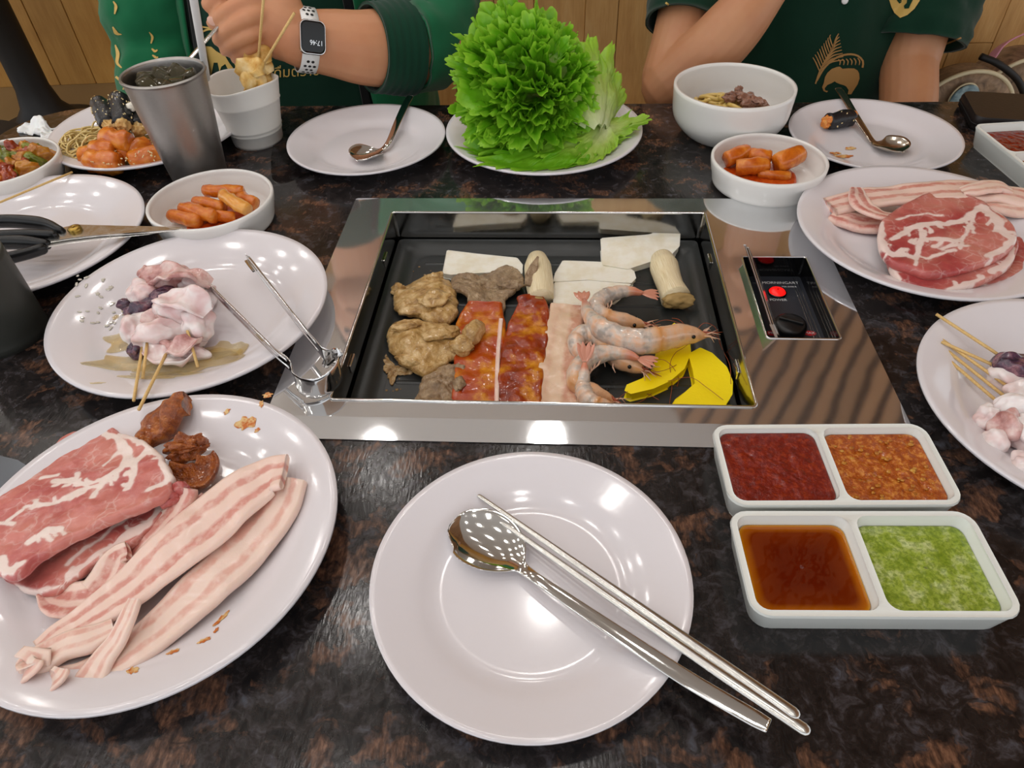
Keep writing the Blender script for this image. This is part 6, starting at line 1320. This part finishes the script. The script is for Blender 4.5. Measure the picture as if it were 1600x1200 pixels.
# ------------------------------------------------------------------ handbag on the bench
m_bag = mat('quilted_taupe', S(128, 104, 80), .6); k = N(m_bag); co = k.coord(); k.col(k.ramp(k.noise(co, 40, 5, .65, 1.2), [(.3, S(84, 66, 50)), (.5, S(128, 104, 80)), (.7, S(156, 130, 102))])).bump(k.voro(co, 60, 'F1'), .4, .004)
m_piping = mat('cream_piping', S(206, 194, 160), .5); m_patch = mat('blue_patch', S(110, 140, 150), .5); k = N(m_patch); k.col(k.ramp(k.noise(k.coord(), 90, 3), [(.4, S(92, 118, 128)), (.6, S(140, 164, 168))])); m_pink = mat('pink_strap', S(206, 140, 160), .5)
bc = unY(1478, 182, 1.30); bz = -.298
bag = empty('handbag', (bc[0], 1.33, bz), 0, 'taupe patterned handbag with cream piping and pink strap, right of the polo shirt', 'bag')
R_ = .098
def disc(cxx, cyy, czz, R, d, m, name, sq_=1.0):
    prof = np.array([(0, -d), (R * .8, -d), (R * .95, -d * .9), (R, -d * .6), (R, d * .6), (R * .95, d * .9), (R * .8, d), (0, d)]); V, F = lathe(spline(prof, 30), 64); V = V[:, [0, 2, 1]]; V[:, 2] = np.where(V[:, 2] < 0, V[:, 2] * 1.0, V[:, 2]); return mk(name, V + [cxx, cyy, czz], [f[::-1] for f in F], m, bag)
V, F = box((bc[0] - .09, 1.27, bz), (bc[0] + .24, 1.43, bc[2] + .01)); bevel(mk('body', V, F, m_bag, bag, smooth=True, sharp=50), .03, 4)
disc(bc[0], 1.285, bc[2], R_, .03, m_bag, 'round_pocket')
th = np.linspace(0, 2 * np.pi, 60); V, F = tube(np.c_[bc[0] + R_ * np.cos(th), np.full(60, 1.262), bc[2] + R_ * np.sin(th)], .0038, 8, cap=False); mk('piping', V, F, m_piping, bag)
oc = unY(1505, 155, 1.245); V, F = lathe([(0, 0), (.026, 0), (.027, .002), (.024, .004), (0, .0045)], 40); V[:, 0] *= .9; V = V @ rotm(math.radians(90), .5, 0).T; mk('patch', V + oc, F, m_patch, bag, label='grey blue oval patch')
V, F = tube(np.c_[oc[0] + .026 * np.cos(th) * .95, np.full(60, oc[1] + .001), oc[2] + .0275 * np.sin(th)], .0016, 6, cap=False); mk('patch_trim', V, F, m_piping, bag)
b2 = unY(1575, 170, 1.36); b2[2] = max(b2[2], -.175); disc(b2[0], 1.37, b2[2] - .01, .105, .045, m_bag, 'flap')
V, F = tube(np.c_[b2[0] + .105 * np.cos(th), np.full(60, 1.335), b2[2] - .01 + .105 * np.sin(th)], .0038, 8, cap=False); mk('piping', V, F, m_piping, bag)
V, F = tube(spline([unY(1532, 88, 1.30), unY(1560, 100, 1.29), unY(1590, 125, 1.29), unY(1605, 160, 1.29)], 30), .006, 8); mk('zipper', V, F, m_blackmatte, bag)
V, F, uv = ribbon(np.array([unY(1548, 92, 1.33), unY(1562, 74, 1.34), unY(1585, 60, 1.36), unY(1625, 50, 1.40), unY(1680, 90, 1.4)]), .022, .003, n=40, side=(.3, -.6, .6)); mk('strap', V, F, m_pink, bag, label='pink strap')
bo = unY(1590, 84, 1.50); bh = bo[2] + .298; V, F = lathe([(0, 0), (.028, 0), (.030, .01), (.030, bh - .04), (.022, bh - .02), (.018, bh - .018), (.018, bh), (0, bh + .002)], 32, (bo[0], 1.50, -.298)); mk('bottle', V, F, mat('grey_bottle', S(120, 126, 134), .3), label='grey bottle standing behind the handbag', cat='bottle')
# black stool beyond the left end of the table
st = empty('stool', (-1.30, 1.62, -.75), 0, 'black padded stool beyond the far left corner of the table', 'stool')
V, F = lathe([(0, .40), (.16, .40), (.18, .41), (.18, .44), (.16, .455), (0, .46)], 40); mk('seat', V, F, m_blackmatte, st, world=False)
for i in range(4):
    a = math.pi / 4 + i * math.pi / 2; V, F = tube([(.16 * math.cos(a), .16 * math.sin(a), 0), (.13 * math.cos(a), .13 * math.sin(a), .41)], .014, 8); mk('leg', V, F, m_blackmatte, st, world=False)
# ------------------------------------------------------------------ lift everything from table-top heights to floor heights
for o in list(SC.objects):
    if '_m' in o: del o['_m']
    if o.parent is None: o.location.z += TZ
